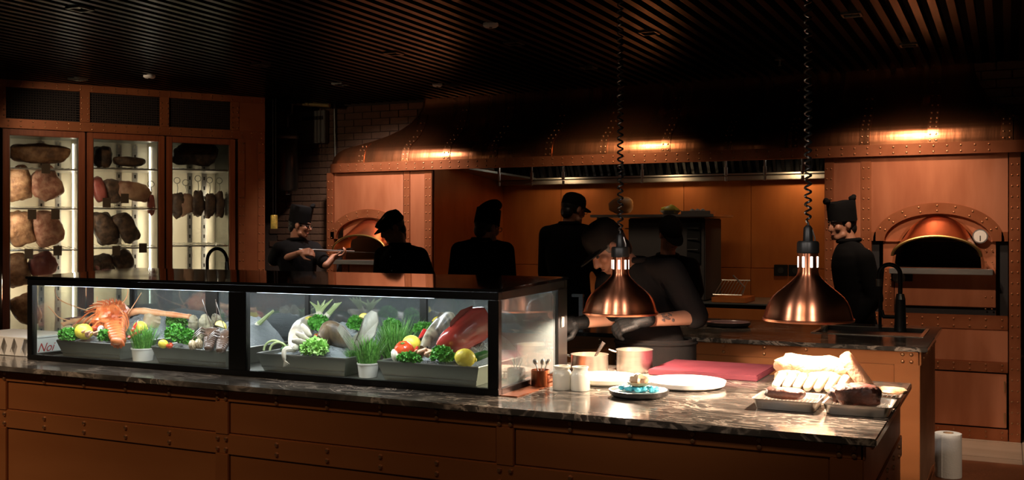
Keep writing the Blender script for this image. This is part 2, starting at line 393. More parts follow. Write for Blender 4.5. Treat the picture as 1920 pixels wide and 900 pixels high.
MB().lathe([(0, CEIL-.005), (.04, CEIL-.004), (.04, CEIL+.003), (0, CEIL+.003)], 16, (p.x, p.y, 0)).build('plate', 'steel', t)
MB().cyl((p.x, p.y, CEIL-.045), (p.x, p.y, CEIL), .008).lathe([(0, CEIL-.05), (.018, CEIL-.048), (.018, CEIL-.045), (0, CEIL-.044)], 12, (p.x, p.y, 0)).build('nozzle', 'steel', t)

# brick wall behind the ovens
WY = 9.06
wall = S(MB().box(-9.6, xY(612, 8.66)-.02, WY, WY+.15, 0, 3.12).box(xY(612, 8.66)-.02, -5.3, WY, WY+.15, 2.32, 3.12).box(-5.3, .9, WY+.02, WY+.15, 2.72, 3.12).box(-.2, 2.2, WY+.02, WY+.15, 0, 3.12).build('wall_back', 'mortar', smooth=0))
bms = [MB().box(-.1085, .1085, -.012, .03, -.0325, .0325).mesh('brick', 0, .003) for k in range(3)]
for b in bms: b.materials.append(MATS['brick'])
def brick(x, z):
    o = bpy.data.objects.new('brick', bms[rnd.randrange(3)]); COL.objects.link(o); o.parent = wall
    o.location = V((x, WY-rnd.uniform(0, .006), z))-WORLD['wall_back']
for r in range(23):
    z = 1.32+r*.0715
    for c in range(9):
        x = -7.25+c*.225+(.11 if r % 2 else 0)
        if x > -6.2 and z < 2.2: continue
        if x > -5.42: continue
        brick(x, z)
for r in range(10):
    z = 2.28+r*.0715
    for c in range(4): brick(-.3+c*.225+(.11 if r % 2 else 0), z)
wall_l = S(MB().box(-9.7, -9.6, -1.5, 9.2, 0, 3.12).build('wall_left', 'mortar', smooth=0))

# ================================================================== meat cabinets along the angled wall
PA = ceil_at(4, 148); PB = ceil_at(495, 183)
FE = (PB-PA); FE.z = 0; FLEN = FE.length; FE.normalize(); FN = V((FE.y, -FE.x, 0))      # FN: towards the room
FM = FRM((PA.x, PA.y, 0), FE, FN)
def fs(u, d=0):   # distance along the cabinet front for column u, d metres inside the cabinet
    r = ray(u, HOR); o = V((PA.x, PA.y, 0))-FN*d; n = FN
    z = (o.dot(n))/(V((r.x, r.y, 0)).dot(n)); return (V((r.x*z, r.y*z, 0))-o).dot(FE), z
def fp(u, v, d=0):
    s, z = fs(u, d); return V((s, -d, CAMH-(v-HOR)*z/FPX)), z
def FB(): return MB(FM)
surround = thing('cabinet_surround', FM @ V((FLEN/2, 0, 0)), 'riveted copper surround with mesh vents above the meat cabinets', 'panelling')
s_edges = [fs(4)[0], fs(162)[0], fs(311)[0], fs(443)[0]]
s_end = fs(497)[0]
DT = 2.52
FB().box(-.9, s_end, -.03, .0, DT, DT+.085).build('rail', 'fridge_copper', surround, bevel=.003)
FB().box(-.9, s_end, -.03, .0, 2.885, CEIL).build('rail', 'fridge_copper', surround, bevel=.003)
FB().box(-.9, s_end, -.7, -.06, 2.56, CEIL).build('top_box', 'black_void', surround)
for a in s_edges:
    FB().box(a-.055, a+.03, -.03, .004, DT+.085, 2.885).build('upright', 'fridge_copper', surround, bevel=.003)
FB().box(-.9, -.06, -.7, .0, 0, DT).build('side_panel', 'fridge_copper', surround, bevel=.003)
FB().box(s_edges[3]+.02, s_end, -.7, .0, 0, DT).build('side_panel', 'fridge_copper', surround, bevel=.003)
FB().box(s_edges[3]+.03, s_end, -.02, .004, DT+.085, 2.885).build('side_panel', 'fridge_copper', surround, bevel=.003)
for a, b in ((s_edges[3]+.02, s_edges[3]+.085), (s_end-.075, s_end-.005)):
    FB().box(a, b, 0, .006, 0, DT-.01).build('strip', 'fridge_copper', surround, bevel=.002)
rv = FB()
for i in range(34):
    s = -.85+i*.1
    if s < s_end:
        for h in (2.905, 2.93, DT+.02, DT+.065): rv.rivet((s, .001, h), (0, 1, 0), .008)
for a in s_edges:
    for k in range(5):
        for q in (-.04, .015): rv.rivet((a+q, .005, 2.63+k*.05), (0, 1, 0), .008)
for i in range(28):
    for q in (s_edges[3]+.035, s_edges[3]+.07, s_end-.06, s_end-.02): rv.rivet((q, .007, .05+i*.09), (0, 1, 0), .008)
kind(rv.build('rivets', 'rivet_metal', surround), 'stuff')
for a, b in ((s_edges[0]+.03, s_edges[1]-.055), (s_edges[1]+.03, s_edges[2]-.055), (s_edges[2]+.03, s_edges[3]-.055), (-.9, s_edges[0]-.055)):
    g = FB(); n = int((b-a)/.022)
    for i in range(n): g.box(a+i*.022, a+i*.022+.012, -.03, -.026, DT+.085, 2.885)
    for k in range(13): g.box(a, b, -.026, -.022, DT+.085+.022*k, DT+.085+.022*k+.012)
    kind(g.build('vent_mesh', 'mesh_dark', surround, smooth=0), 'stuff')

SH = [[(316, 80), (390, 80), (468, 80)], [(316, 235), (390, 235), (464, 235)], [(318, 380), (460, 380)]]
CABL = ['left meat cabinet, filled with pale slabs on racks', 'middle meat cabinet with dark joints and hams', 'right meat cabinet with hanging sausages and bright light strip']
for k in range(3):
    a, b = s_edges[k]+.004, s_edges[k+1]-.012
    t = thing('meat_cabinet', FM @ V(((a+b)/2, -.3, 0)), CABL[k], 'cabinet', 'glass-doored meat cabinets')
    FB().box(a, b, -.66, -.63, .1, DT).build('back_panel', 'fridge_inner', t)
    for s0 in (a, b-.02): FB().box(s0, s0+.02, -.63, -.05, .1, DT).build('side_panel', 'steel_dark' if k == 2 or s0 == a else 'fridge_inner', t)
    FB().box(a+.02, b-.02, -.63, -.05, DT-.04, DT).build('top_panel', 'steel_dark', t)
    FB().box(a, b, -.63, -.05, 0, .14).build('base', 'steel_dark', t)
    # slotted rails on the back panel
    for q in (.58, .8):
        x = a+(b-a)*q
        r = FB()
        r.box(x-.025, x-.008, -.63, -.622, .2, DT-.06).box(x+.008, x+.025, -.63, -.622, .2, DT-.06)
        for i in range(24): r.box(x-.008, x+.008, -.63, -.622, .2+.1*i-.03, .2+.1*i+.03 if .2+.1*i+.03 < DT-.06 else DT-.06)
        r.build('slotted_rail', 'steel', t, smooth=0)
        kind_r = FB()
        for i in range(22): kind_r.box(x-.008, x+.008, -.6295, -.628, .232+.1*i, .268+.1*i)
        kind(kind_r.build('rail_slots', 'black_void', t, smooth=0), 'stuff')
    for (v, u) in SH[k]:
        h = fp(u, v, .12)[0].z
        FB().box(a+.022, b-.022, -.6, -.1, h-.012, h).build('shelf', 'steel', t, bevel=.002)
        g = FB()
        for i in range(12):
            x = a+.06+(b-a-.12)*i/11; g.tube([(x, -.58, h+.022), (x, -.14, h+.008)], .004, 6)
        kind(g.build('rack', 'steel', t), 'stuff')
    # door
    d = FB()
    FT = DT-.008
    d.box(a, a+.055, -.045, .012, .12, FT).box(b-.055, b, -.045, .012, .12, FT).box(a+.055, b-.055, -.045, .012, FT-.055, FT).box(a+.055, b-.055, -.045, .012, .12, .18)
    dd = d.build('door', 'fridge_wood', t, bevel=.004)
    FB().box(a+.052, b-.052, -.024, -.016, .175, FT-.05).build('pane', 'glass_fridge', dd, smooth=0)
    g = FB()
    g.box(a+.055, a+.062, -.03, -.012, .18, FT-.055).box(b-.062, b-.055, -.03, -.012, .18, FT-.055)
    g.build('gasket', 'steel_dark', dd)
    # LED strips on the side walls, near the back panel
    for s0, dep in ((a+.024, -.5), (b-.03, -.5)) if k < 2 else ((a+.024, -.5), (fp(410, 350, .5)[0].x, -.5)):
        FB().box(s0, s0+.012, dep-.008, dep+.008, .35, DT-.08).build('light_strip', 'led_warm', t)
    for s0, tx in ((a+.045, b), (b-.045, a)):
        area(FM @ V((s0, -.5, 1.5)), FM @ V((tx, -.6, 1.5)), .02, 1.1, 2.6, (1, .87, .66), 'cabinet_strip_light')
    area(FM @ V((a+.03, -.07, 1.55)), FM @ V(((a+b)/2+.1, -.4, 1.5)), .02, 1.1, (4.2, 1.6, .8)[k], (1, .86, .66), 'cabinet_fill_light')  # added frontal fill, no strip here; brightens the meat fronts

# meat in the cabinets
FR3 = FM.to_3x3()
def meat(name, m, u, v, wpx, hpx, d, label, lean=0, tilt=0, thick=.1, p=.62, amp=.24, grp='meat in the cabinets', cat='meat', seed=1):
    c, z = fp(u, v, d); k = z/FPX
    R = FR3 @ (Matrix.Rotation(lean, 3, 'Y') @ Matrix.Rotation(tilt, 3, 'X'))
    b = MB().ell(FM @ c, (wpx*k/2, thick, hpx*k/2), R, 34, 24, p, amp, 7, seed)
    return tag(b.build(name, m, smooth=60), label, cat, grp)
ML = [
 ('beef_rib', 'meat_pale', 74, 288, 92, 34, .3, 'flat brown rib on the top shelf of the left cabinet', 0, 0),
 ('beef_slab', 'meat_pale', 34, 346, 46, 64, .3, 'pale slab, left of two on the second shelf, left cabinet', -.12, -.35),
 ('beef_slab', 'meat_pink', 86, 345, 52, 60, .3, 'pinkish slab, right of two on the second shelf, left cabinet', -.25, -.35),
 ('beef_slab', 'meat_pale', 37, 430, 48, 68, .3, 'pale slab, left of two on the third shelf, left cabinet', -.25, -.35),
 ('beef_slab', 'meat_pink', 89, 430, 50, 66, .3, 'pinkish slab, right of two on the third shelf, left cabinet', -.3, -.35),
 ('beef_slab', 'meat_pale', 30, 505, 44, 70, .3, 'pale slab at the bottom left of the left cabinet', -.15, -.3),
 ('beef_cut', 'meat_red', 80, 495, 50, 46, .3, 'dark red cut behind the display case, left cabinet', -.3, -.3),
 ('beef_slab', 'meat_pale', 48, 580, 46, 60, .3, 'pale slab low behind the white carton, left cabinet', -.3, -.3),
 ('cured_joint', 'meat_dark', 193, 294, 34, 44, .3, 'tall dark joint on the top shelf, middle cabinet', 0, 0),
 ('cured_joint', 'meat_dark', 243, 303, 56, 18, .3, 'flat dark joint on the top shelf, middle cabinet', 0, 0),
 ('ham', 'meat_red', 185, 355, 24, 50, .3, 'reddish ham at the left on the second shelf, middle cabinet', -.3, -.2),
 ('cured_joint', 'meat_dark', 211, 358, 38, 44, .34, 'dark joint in the middle of the second shelf, middle cabinet', 0, -.2),
 ('ham', 'meat_ham', 252, 358, 62, 36, .3, 'long ham with pale end on the second shelf, middle cabinet', .25, 0),
 ('aged_slab', 'meat_dark', 196, 430, 42, 68, .3, 'dark slab, left of two on the third shelf, middle cabinet', -.4, -.3),
 ('aged_slab', 'meat_dark', 238, 428, 36, 66, .3, 'dark rounded slab, right of two on the third shelf, middle cabinet', -.55, -.3),
 ('aged_slab', 'meat_dark', 192, 497, 40, 40, .3, 'dark slab at the bottom left of the middle cabinet', -.3, -.3),
 ('aged_slab', 'meat_dark', 232, 490, 38, 42, .3, 'dark slab right above the display case, middle cabinet', -.4, -.3),
 ('dark_brisket', 'meat_dark', 366, 290, 80, 40, .34, 'wide black brisket on the top shelf of the right cabinet', 0, 0)]
for i, (n, m, u, v, wp, hp, d, lab, ln, tl) in enumerate(ML):
    meat(n, m, u, v, wp, hp, d, lab, ln, tl, thick=.075, seed=i+1)
# hanging sausages with hooks
HL = [(332, 384, 26, 44, 'meat_dark', 'hanging cut at the far left of the right cabinet'), (348, 385, 28, 38, 'meat_ham', 'hanging sausage with a pale band, right cabinet'),
      (371, 381, 22, 46, 'meat_dark', 'hanging block beside the slotted rail, right cabinet'), (393, 385, 20, 48, 'meat_dark', 'hanging block left of the light strip'),
      (411, 384, 18, 44, 'meat_dark', 'hanging block in front of the light strip'), (283, 386, 14, 34, 'meat_red', 'small red cut hanging at the right of the middle cabinet')]
for i, (u, v, wp, hp, m, lab) in enumerate(HL):
    c, z = fp(u, v, .3); k = z/FPX; w0 = FM @ c
    t = thing('hanging_meat', w0-V((0, 0, hp*k/2)), lab, 'meat', 'meat hanging on hooks')
    MB().ell(w0, (wp*k/2, .04, hp*k/2), FR3, 16, 12, .7, .4, 14, i+30).build('cut', m, t, smooth=60)
    hb = MB(); top = w0+V((0, 0, hp*k/2-.01)); hb.tube([top, top+V((.01, 0, .06)), top+V((0, 0, .105))], .004, 6)
    hb.tube([top+V((0, 0, .135))+FE*.03*math.cos(a)+V((0, 0, .03*math.sin(a))) for a in [2*PI*q/12 for q in range(13)]], .004, 6)
    hb.build('hook', 'steel_dark', t)
TL = [(60, 402, 'left'), (104, 402, 'left'), (54, 476, 'left'), (108, 470, 'left'), (86, 316, 'left'), (200, 380, 'middle'), (234, 372, 'middle'), (218, 470, 'middle'), (268, 465, 'middle')]
TLAB = ['brown tag under the second left slab', 'brown tag under the second right slab', 'brown tag under the third left slab', 'brown tag under the third right slab', 'brown tag on the top shelf of the left cabinet',
        'brown tag beneath the reddish ham', 'brown tag beneath the long ham', 'brown tag between the dark slabs, middle cabinet', 'brown tag under the rounded dark slab']
for (u, v, c_), lab in zip(TL, TLAB):
    c, z = fp(u, v, .088); b = MB(FM); b.box(c.x-.036, c.x+.036, c.y-.003, c.y+.003, c.z-.045, c.z+.045)
    tag(b.build('shelf_tag', 'tag', bevel=.001), lab, 'tag', 'tags on the cabinet shelves')

# ================================================================== ovens, hood, recess
OY = 8.66
XL = xY(613, OY); XLr = xY(810, OY); XR0 = xY(1546, OY); XR1 = xY(1915, OY)+.12
RB = 10.2
HEM = 2.2
def P3(u, v, Y=OY): return onY(u, v, Y)
OM = FRM((0, OY, 0), (1, 0, 0), (0, -1, 0))
def OB(): return MB(OM)
def arch_panel(mb, x0, x1, z0, z1, cx, sill, rx, rz, d0, d1, n=28, pw=2.0):
    inn = [(cx+rx*math.copysign(abs(math.cos(a))**(2/pw), math.cos(a)), sill+rz*abs(math.sin(a))**(2/pw)) for a in [PI-PI*k/n for k in range(n+1)]]
    out = []
    for (x, z) in inn:
        dx, dz = x-cx, z-sill
        c = []
        if dx < -1e-6: c.append((x0-cx)/dx)
        if dx > 1e-6: c.append((x1-cx)/dx)
        if dz > 1e-6: c.append((z1-sill)/dz)
        k = min(c); out.append((cx+dx*k, sill+dz*k))
    # corner fix: snap the nearest outer points to the corners
    for cx_, cz_ in ((x0, z1), (x1, z1)):
        j = min(range(len(out)), key=lambda i: (out[i][0]-cx_)**2+(out[i][1]-cz_)**2); out[j] = (cx_, cz_)
    m = n+1; vs = [(x, d1, z) for x, z in inn]+[(x, d1, z) for x, z in out]+[(x, d0, z) for x, z in inn]+[(x, d0, z) for x, z in out]
    fs_ = [(i, i+1, m+i+1, m+i) for i in range(n)]+[(2*m+i+1, 2*m+i, 3*m+i, 3*m+i+1) for i in range(n)]+[(i+1, i, 2*m+i, 2*m+i+1) for i in range(n)]+[(m+i, m+i+1, 3*m+i+1, 3*m+i) for i in range(n)]
    mb.add(vs, fs_); mb.add([(x0, d0, z0), (x1, d0, z0), (x1, d1, z0), (x0, d1, z0), (x0, d0, sill), (x1, d0, sill), (x1, d1, sill), (x0, d1, sill)],
           [(0, 3, 2, 1), (4, 5, 6, 7), (0, 1, 5, 4), (1, 2, 6, 5), (2, 3, 7, 6), (3, 0, 4, 7)])
    return mb
def arch_band(mb, cx, sill, rx, rz, w_, d0, d1, x0, x1, n=28):
    inn = [(cx+rx*math.cos(a), sill+rz*math.sin(a)) for a in [PI-PI*k/n for k in range(n+1)]]
    out = [(cx+(rx+w_)*math.cos(a), sill+(rz+w_)*math.sin(a)) for a in [PI-PI*k/n for k in range(n+1)]]
    m = n+1; vs = [(x, d1, z) for x, z in inn]+[(x, d1, z) for x, z in out]+[(x, d0, z) for x, z in inn]+[(x, d0, z) for x, z in out]
    fs_ = [(i, i+1, m+i+1, m+i) for i in range(n)]+[(i+1, i, 2*m+i, 2*m+i+1) for i in range(n)]+[(m+i, m+i+1, 3*m+i+1, 3*m+i) for i in range(n)]+[(0, m, 3*m, 2*m), (n, 2*m+n, 3*m+n, m+n)]
    return mb.add(vs, fs_)

def oven(label, u0, u1, ucx, strips, left):
    x0, x1, cx = xY(u0, OY), xY(u1, OY), xY(ucx, OY)
    t = thing('pizza_oven', (cx, OY+.5, 0), label, 'oven', 'copper ovens')
    sill, rx, rz = 1.315, .315, .43
    brow = 1.585
    # carcass
    OB().box(x0+.004, x1-.004, -1.5, -.7, 0, HEM-.02).build('carcass', 'black_void', t)
    # upper panel with brow arch
    up = OB(); arch_panel(up, x0, x1, brow-.061, HEM, cx, brow-.06, rx+.155, .295, -.03, 0, 30)
    up.build('upper_panel', 'copper', t, smooth=30)
    b = OB(); arch_band(b, cx, brow-.06, rx+.075, .215, .085, -.03, .008, x0, x1, 30)
    b.box(x0, cx-rx-.14, -.03, .008, brow-.06, brow+.012).box(cx+rx+.14, x1, -.03, .008, brow-.06, brow+.012)
    b.build('arch_band', 'copper_trim', t, smooth=30)
    rv = OB()
    for k in range(9):
        a = PI*(.12+.76*k/8)
        for rr in (.022, .062): rv.rivet((cx-(rx+.075+rr)*math.cos(a), .009, brow-.06+(.215+rr)*math.sin(a)), (0, 1, 0), .009)
    sl = .055
    # face panel with the mouth
    fp_ = OB(); xa, xb = x0+sl+.03, x1-sl-.03
    arch_panel(fp_, xa, xb, sill-.01, brow+.2, cx, sill, rx, .40, -.06, -.035, 30)
    fa = OB(); arch_panel(fa, cx-rx-.1, cx+rx+.1, sill, sill+.01, cx, sill+.02, rx, rz, -.06, -.03, 30) if False else None
    fp_.build('face_panel', 'copper', t, smooth=30)
    # inner arch lip, deep
    lip = OB(); arch_band(lip, cx, sill, rx, .4, .02, -.28, -.033, 0, 0, 30); lip.build('mouth_lip', 'copper_trim', t, smooth=30)
    # visor: curved copper sheet leaning out
    vis = OB(); n = 26; outer = []; inner = []
    for th in (0, .012):
        o1 = []; o2 = []
        for k in range(n+1):
            a = PI-PI*k/n; ca, sa = math.cos(a), math.sin(a)
            o1.append(V((cx+(rx*.82-th)*ca, -.05, sill+.12+(rz*.72-th-.005)*sa*1.0)))
            o2.append(V((cx+(rx+.0-th)*ca, .16, sill+.10+(rz*.36-th)*sa)))
        outer.append((o1, o2))
    (a1, a2), (b1, b2) = outer; m = n+1
    vs = a1+a2+b1+b2
    vis.add(vs, [(i, i+1, m+i+1, m+i) for i in range(n)]+[(2*m+i, 3*m+i, 3*m+i+1, 2*m+i+1) for i in range(n)]+[(m+i, m+i+1, 3*m+i+1, 3*m+i) for i in range(n)]+[(0, 2*m, 2*m+1, 1)])
    vz = vis.build('visor', 'copper_visor', t, smooth=40)
    OB().tube([p+V((0, 0, -.006)) for p in a2], .011, 8).build('visor_rim', 'brass', vz)
    # chamber
    ch = OB(); ring0 = []; ring1 = []
    for k in range(17):
        a = PI*k/16; ring0.append((cx+(rx-.002)*math.cos(a), -.06, sill+(rz-.002)*math.sin(a))); ring1.append((cx+rx*.96*math.cos(a), -.69, sill+rz*.8*math.sin(a)))
    ch.loft([ring0, ring1], cap=False); ch.add(ring1, [tuple(range(17))])
    ch.box(cx-rx, cx+rx, -.69, -.05, sill-.03, sill-.002)
    ch.build('chamber', 'smoke_black', t, recalc=False)
    # shelf, lower panel, slots
    sx0, sx1 = (xY(1668, OY-.1), xY(1862, OY-.1)) if not left else (cx-.36, cx+.36)
    OB().box(sx0, sx1, -.02, .14, sill-.045, sill-.002).build('mantel_shelf', 'steel', t, bevel=.003)
    low0 = .955
    OB().box(xa+.09, xb-.0, -.04, -.008, low0+.06, sill-.011).build('lower_panel', 'copper', t, bevel=.003)
    OB().box(xa, xa+.085, -.04, -.004, low0, sill-.011).build('strip', 'copper_trim', t, bevel=.003)
    OB().box(xb+.0, xb+.001+.0, -.04, -.03, low0, brow-.06).build('slot_edge', 'copper_trim', t)
    for q in (x0, x1-sl): OB().box(q, q+sl, -.06, -.04, low0, brow-.06).build('slot', 'black_void', t)
    OB().box(xa+.085, xb, -.06, -.035, low0, low0+.062).build('slot', 'black_void', t)
    for k in range(7):
        for q in (xa+.025, xa+.06):
            if low0+.05+k*.055 < sill-.02: rv.rivet((q, -.003, low0+.05+k*.055), (0, 1, 0), .007)
        for q in (xb-.07, xb-.025): rv.rivet((q, -.006 if low0+.05+k*.09 < sill else -.011, low0+.05+k*.09), (0, 1, 0), .007)
    # base below
    OB().box(x0, x1, -.04, .004, low0-.11, low0).build('base_rail', 'copper_trim', t, bevel=.003)
    OB().box(x0, x1, -.04, 0, .6, low0-.11).build('base_panel', 'copper', t, bevel=.003)
    OB().box(x0, x1, -.04, .004, .52, .6).build('base_rail', 'copper_trim', t, bevel=.003)
    OB().box(x0, x0+.075, -.04, .003, .09, .52).build('strip', 'copper_trim', t, bevel=.003)
    OB().box(x0, x1, -.04, .004, .0, .09).build('base_rail', 'copper_trim', t, bevel=.003)
    dr = OB().box(x0+.085, x1-.01, -.04, .0, .1, .51).build('door', 'copper', t, bevel=.003)
    OB().box(x1-.03, x1-.018, 0, .012, .38, .46).box(x1-.03, x1-.018, 0, .012, .14, .22).build('hinge', 'rivet_metal', dr)
    OB().ell((x0+.12, .015, .33), (.012, .015, .02)).build('latch', 'rivet_metal', dr)
    n = int((x1-x0)/.115)
    for k in range(n+1):
        x = x0+.04+(x1-x0-.08)*k/n
        for h in (low0-.085, low0-.03, .54, .58, .025, .065): rv.rivet((x, .005, h), (0, 1, 0), .009)
    for k in range(5):
        for q in (x0+.02, x0+.055): rv.rivet((q, .004, .13+k*.085), (0, 1, 0), .008)
    # side strips full height
    for (ua, ub) in strips:
        a, b_ = xY(ua, OY), xY(ub, OY)
        OB().box(a, b_, -.05, .006, 0, HEM).build('strip', 'copper_trim', t, bevel=.003)
        for k in range(26):
            for q in (a+(b_-a)*.25, a+(b_-a)*.75): rv.rivet((q, .007, .06+k*.082), (0, 1, 0), .008)
    kind(rv.build('rivets', 'rivet_metal', t), 'stuff')
    return t, cx, sill, rx, rz
ovR, cxR, sill, rx, rz = oven('right copper oven with raised visor, dial and steel shelf', 1634, 1890, 1757, [(1892, 1914)], False)
ovL, cxL, _, _, _ = oven('left copper oven with glowing mouth behind the flat-capped cook', 627, 756, 690, [(613, 626), (757, 769)], True)
# dial on the right oven
dp = P3(1838, 443)
t = thing('oven_dial', dp-V((0, .03, .06)), 'round thermometer dial on the right copper oven', 'dial')
OB().cyl((dp.x, .0095, dp.z), (dp.x, .03, dp.z), .055, .055, 24).build('case', 'steel', t)
OB().cyl((dp.x, .03, dp.z), (dp.x, .033, dp.z), .046, .046, 24).build('face', 'dial', t)
OB().box(dp.x-.003, dp.x+.003, .033, .036, dp.z-.035, dp.z+.005).build('needle', 'dark_glaze', t)
# round socket under the right mantel
dp = P3(1686, 520)
t = thing('wall_gauge', dp-V((0, .03, .08)), 'round grey gauge on black plate left under the oven shelf', 'gauge')
OB().box(dp.x-.06, dp.x+.1, -.01, .012, dp.z-.03, dp.z+.05).build('plate', 'black_metal', t, bevel=.003)
OB().lathe([(0, 0), (.05, 0)], 8) and None
OB().cyl((dp.x, .012, dp.z), (dp.x, .04, dp.z), .05, .045, 20).build('ring', 'steel_dark', t)
# inner glow of the left oven: embers
t = thing('ember_bed', (cxL+.12, OY+.45, sill), 'glowing embers inside the left oven mouth', 'embers')
MB().ell((cxL+.16, OY+.42, sill+.105), (.13, .11, .085), None, 14, 10, 1, .4, 12, 3).build('embers', 'ember', t)
point((cxL+.08, OY+.28, sill+.16), 1.2, (1, .32, .08), .04, 'fire_glow')

# panels between ovens and recess
pl = thing('oven_pier', (xY(1590, OY), OY+.5, 0), 'riveted copper pier between grill recess and right oven', 'panelling')
a, b, c, d = xY(1546, OY), xY(1563, OY), xY(1614, OY), xY(1634, OY)
OB().box(a, d, -1.5, -.03, 0, HEM).build('core', 'copper_back', pl)
OB().box(b, c, -.03, 0, 0, HEM).build('panel', 'copper', pl, bevel=.002)
OB().box(a, b, -.03, .006, 0, HEM).build('strip', 'copper_trim', pl, bevel=.003)
OB().box(c, d, -.03, .006, 0, HEM).build('strip', 'copper_trim', pl, bevel=.003)
rv = OB()
for k in range(26):
    for x in (a+(b-a)*.25, a+(b-a)*.75, c+(d-c)*.25, c+(d-c)*.75): rv.rivet((x, .007, .06+k*.082), (0, 1, 0), .008)
kind(rv.build('rivets', 'rivet_metal', pl), 'stuff')
p2 = thing('oven_pier', (xY(790, OY), OY+.5, 0), 'riveted copper pier between left oven and grill recess', 'panelling')
a, b, c = xY(769, OY), xY(796, OY), xY(810, OY)
OB().box(a, c, -1.5, -.03, 0, HEM).build('core', 'copper_back', p2)
OB().box(a, b, -.03, 0, 1.38, HEM).build('panel', 'copper', p2, bevel=.002)
OB().box(a, b, -.03, 0, 0, 1.376).build('panel', 'copper', p2, bevel=.002)
OB().box(b, c, -.03, .006, 0, HEM).build('strip', 'copper_trim', p2, bevel=.003)
rv = OB()
for k in range(26):
    for x in (b+(c-b)*.25, b+(c-b)*.75): rv.rivet((x, .007, .06+k*.082), (0, 1, 0), .008)
kind(rv.build('rivets', 'rivet_metal', p2), 'stuff')

# recess lining
rec = S(MB().box(XLr+.003, XR0-.003, RB+.02, RB+.1, 0, 2.7).build('wall_recess', 'black_void', smooth=0))
us = [940, 1052, 1282, 1408, 1552]
xs = [XLr]+[xY(u, RB) for u in us[1:-1]]+[XR0]
for i in range(len(xs)-1):
    MB().box(xs[i]+.002, xs[i+1]-.002, RB, RB+.02, 1.24, 2.6).build('panel', 'copper_back', rec, bevel=.002)
    MB().box(xs[i]+.002, xs[i+1]-.002, RB-.01, RB+.02, .9, 1.236).build('panel', 'copper_back', rec, bevel=.002)
MB().box(XLr+.002, XLr+.01, OY+.03, RB, .0, 2.27).build('panel', 'copper_back', rec)
# low cooking counter in the recess
cc = thing('cooking_counter', ((XLr+XR0)/2, 9.6, 0), 'low copper cooking counter at the back of the grill recess', 'counter')
cy = 9.25
MB().box(XLr+.02, XR0-.02, cy, RB-.02, .12, .9).build('body', 'copper_back', cc, bevel=.004)
MB().box(XLr+.015, XR0-.015, cy+.03, RB-.02, .9, .935).build('gap', 'black_void', cc)
MB().box(XLr+.015, XR0-.015, cy-.02, RB-.02, .935, .95).build('top', 'steel_dark', cc, bevel=.003)
# extractor interior
hd = thing('extractor_hood', ((XL+XR1)/2, OY+.3, HEM), 'huge copper bell hood with riveted seams spanning both ovens', 'extractor hood')
prof = [(0, HEM+.09), (.004, 2.32), (.02, 2.36), (.055, 2.405), (.11, 2.44), (.19, 2.468), (.30, 2.495), (.42, 2.53), (.55, 2.575), (.68, 2.635), (.78, 2.70), (.86, 2.785), (.91, 2.87), (.93, 3.0), (.94, 3.1)]
def hood_ring(a, h, ex=0):
    xl, xr = XL-.01+a*1.0-ex, XR1+.02-a*.5+ex; y = OY-.035+a*.44-ex; yb = WY+.3; r = .16*(1-a)+.04; out = []
    out.append(V((xl, yb, h)))
    for k in range(8):
        t_ = PI+PI/2*k/7; out.append(V((xl+r+r*math.cos(t_), y+r+r*math.sin(t_), h)))
    for k in range(8):
        t_ = 1.5*PI+PI/2*k/7; out.append(V((xr-r+r*math.cos(t_), y+r+r*math.sin(t_), h)))
    out.append(V((xr, yb, h))); return out
# refine profile
pr = []
for i in range(len(prof)-1):
    for q in range(3):
        f = q/3; pr.append((prof[i][0]*(1-f)+prof[i+1][0]*f, prof[i][1]*(1-f)+prof[i+1][1]*f))
pr.append(prof[-1])
MB().loft([hood_ring(a, h) for a, h in pr], cap=False, close=False).build('shell', 'copper_hood', hd, smooth=50)
band = MB().loft([hood_ring(0, HEM, -.03), hood_ring(0, HEM, .012), hood_ring(0, HEM+.092, .012), hood_ring(0, HEM+.095, -.02)], cap=False, close=False).build('band', 'copper_trim', hd, smooth=40)
rv = MB(); yb_ = OY-.035-.013
n = int((XR1-XL-.4)/.098)
for k in range(n):
    for h in (HEM+.022, HEM+.068): rv.rivet((XL+.2+k*.098, yb_, h), (0, -1, 0), .009)
# vertical seam strips following the profile
for u in (680, 763, 840, 928, 1030, 1133, 1250, 1367, 1488, 1622, 1750, 1888):
    x = xY(u, OY); st = MB(); rings = []
    pts = [(OY-.035+a*.44, h) for a, h in pr if (XL+a*1.0+.1) < x < (XR1-a*.5-.1)]
    if len(pts) < 3: continue
    L = []; 
    for i, (y, h) in enumerate(pts):
        j0, j1 = max(i-1, 0), min(i+1, len(pts)-1); tv = V((0, pts[j1][0]-pts[j0][0], pts[j1][1]-pts[j0][1])).normalized(); nn = V((0, -tv.z, tv.y))
        c = V((x, y, h)); L.append((c, nn))
        rings.append([c+V((-.04, 0, 0))-nn*.01, c+V((-.04, 0, 0))+nn*.006, c+V((.04, 0, 0))+nn*.006, c+V((.04, 0, 0))-nn*.01])
    st.loft(rings).build('seam_strip', 'copper_hood', hd, smooth=30)
    for i in range(2, len(L)-1, 4):
        c, nn = L[i]
        for q in (-.022, .022): rv.rivet(c+V((q, 0, 0))+nn*.007, nn, .009)
kind(rv.build('rivets', 'rivet_metal', hd), 'stuff')
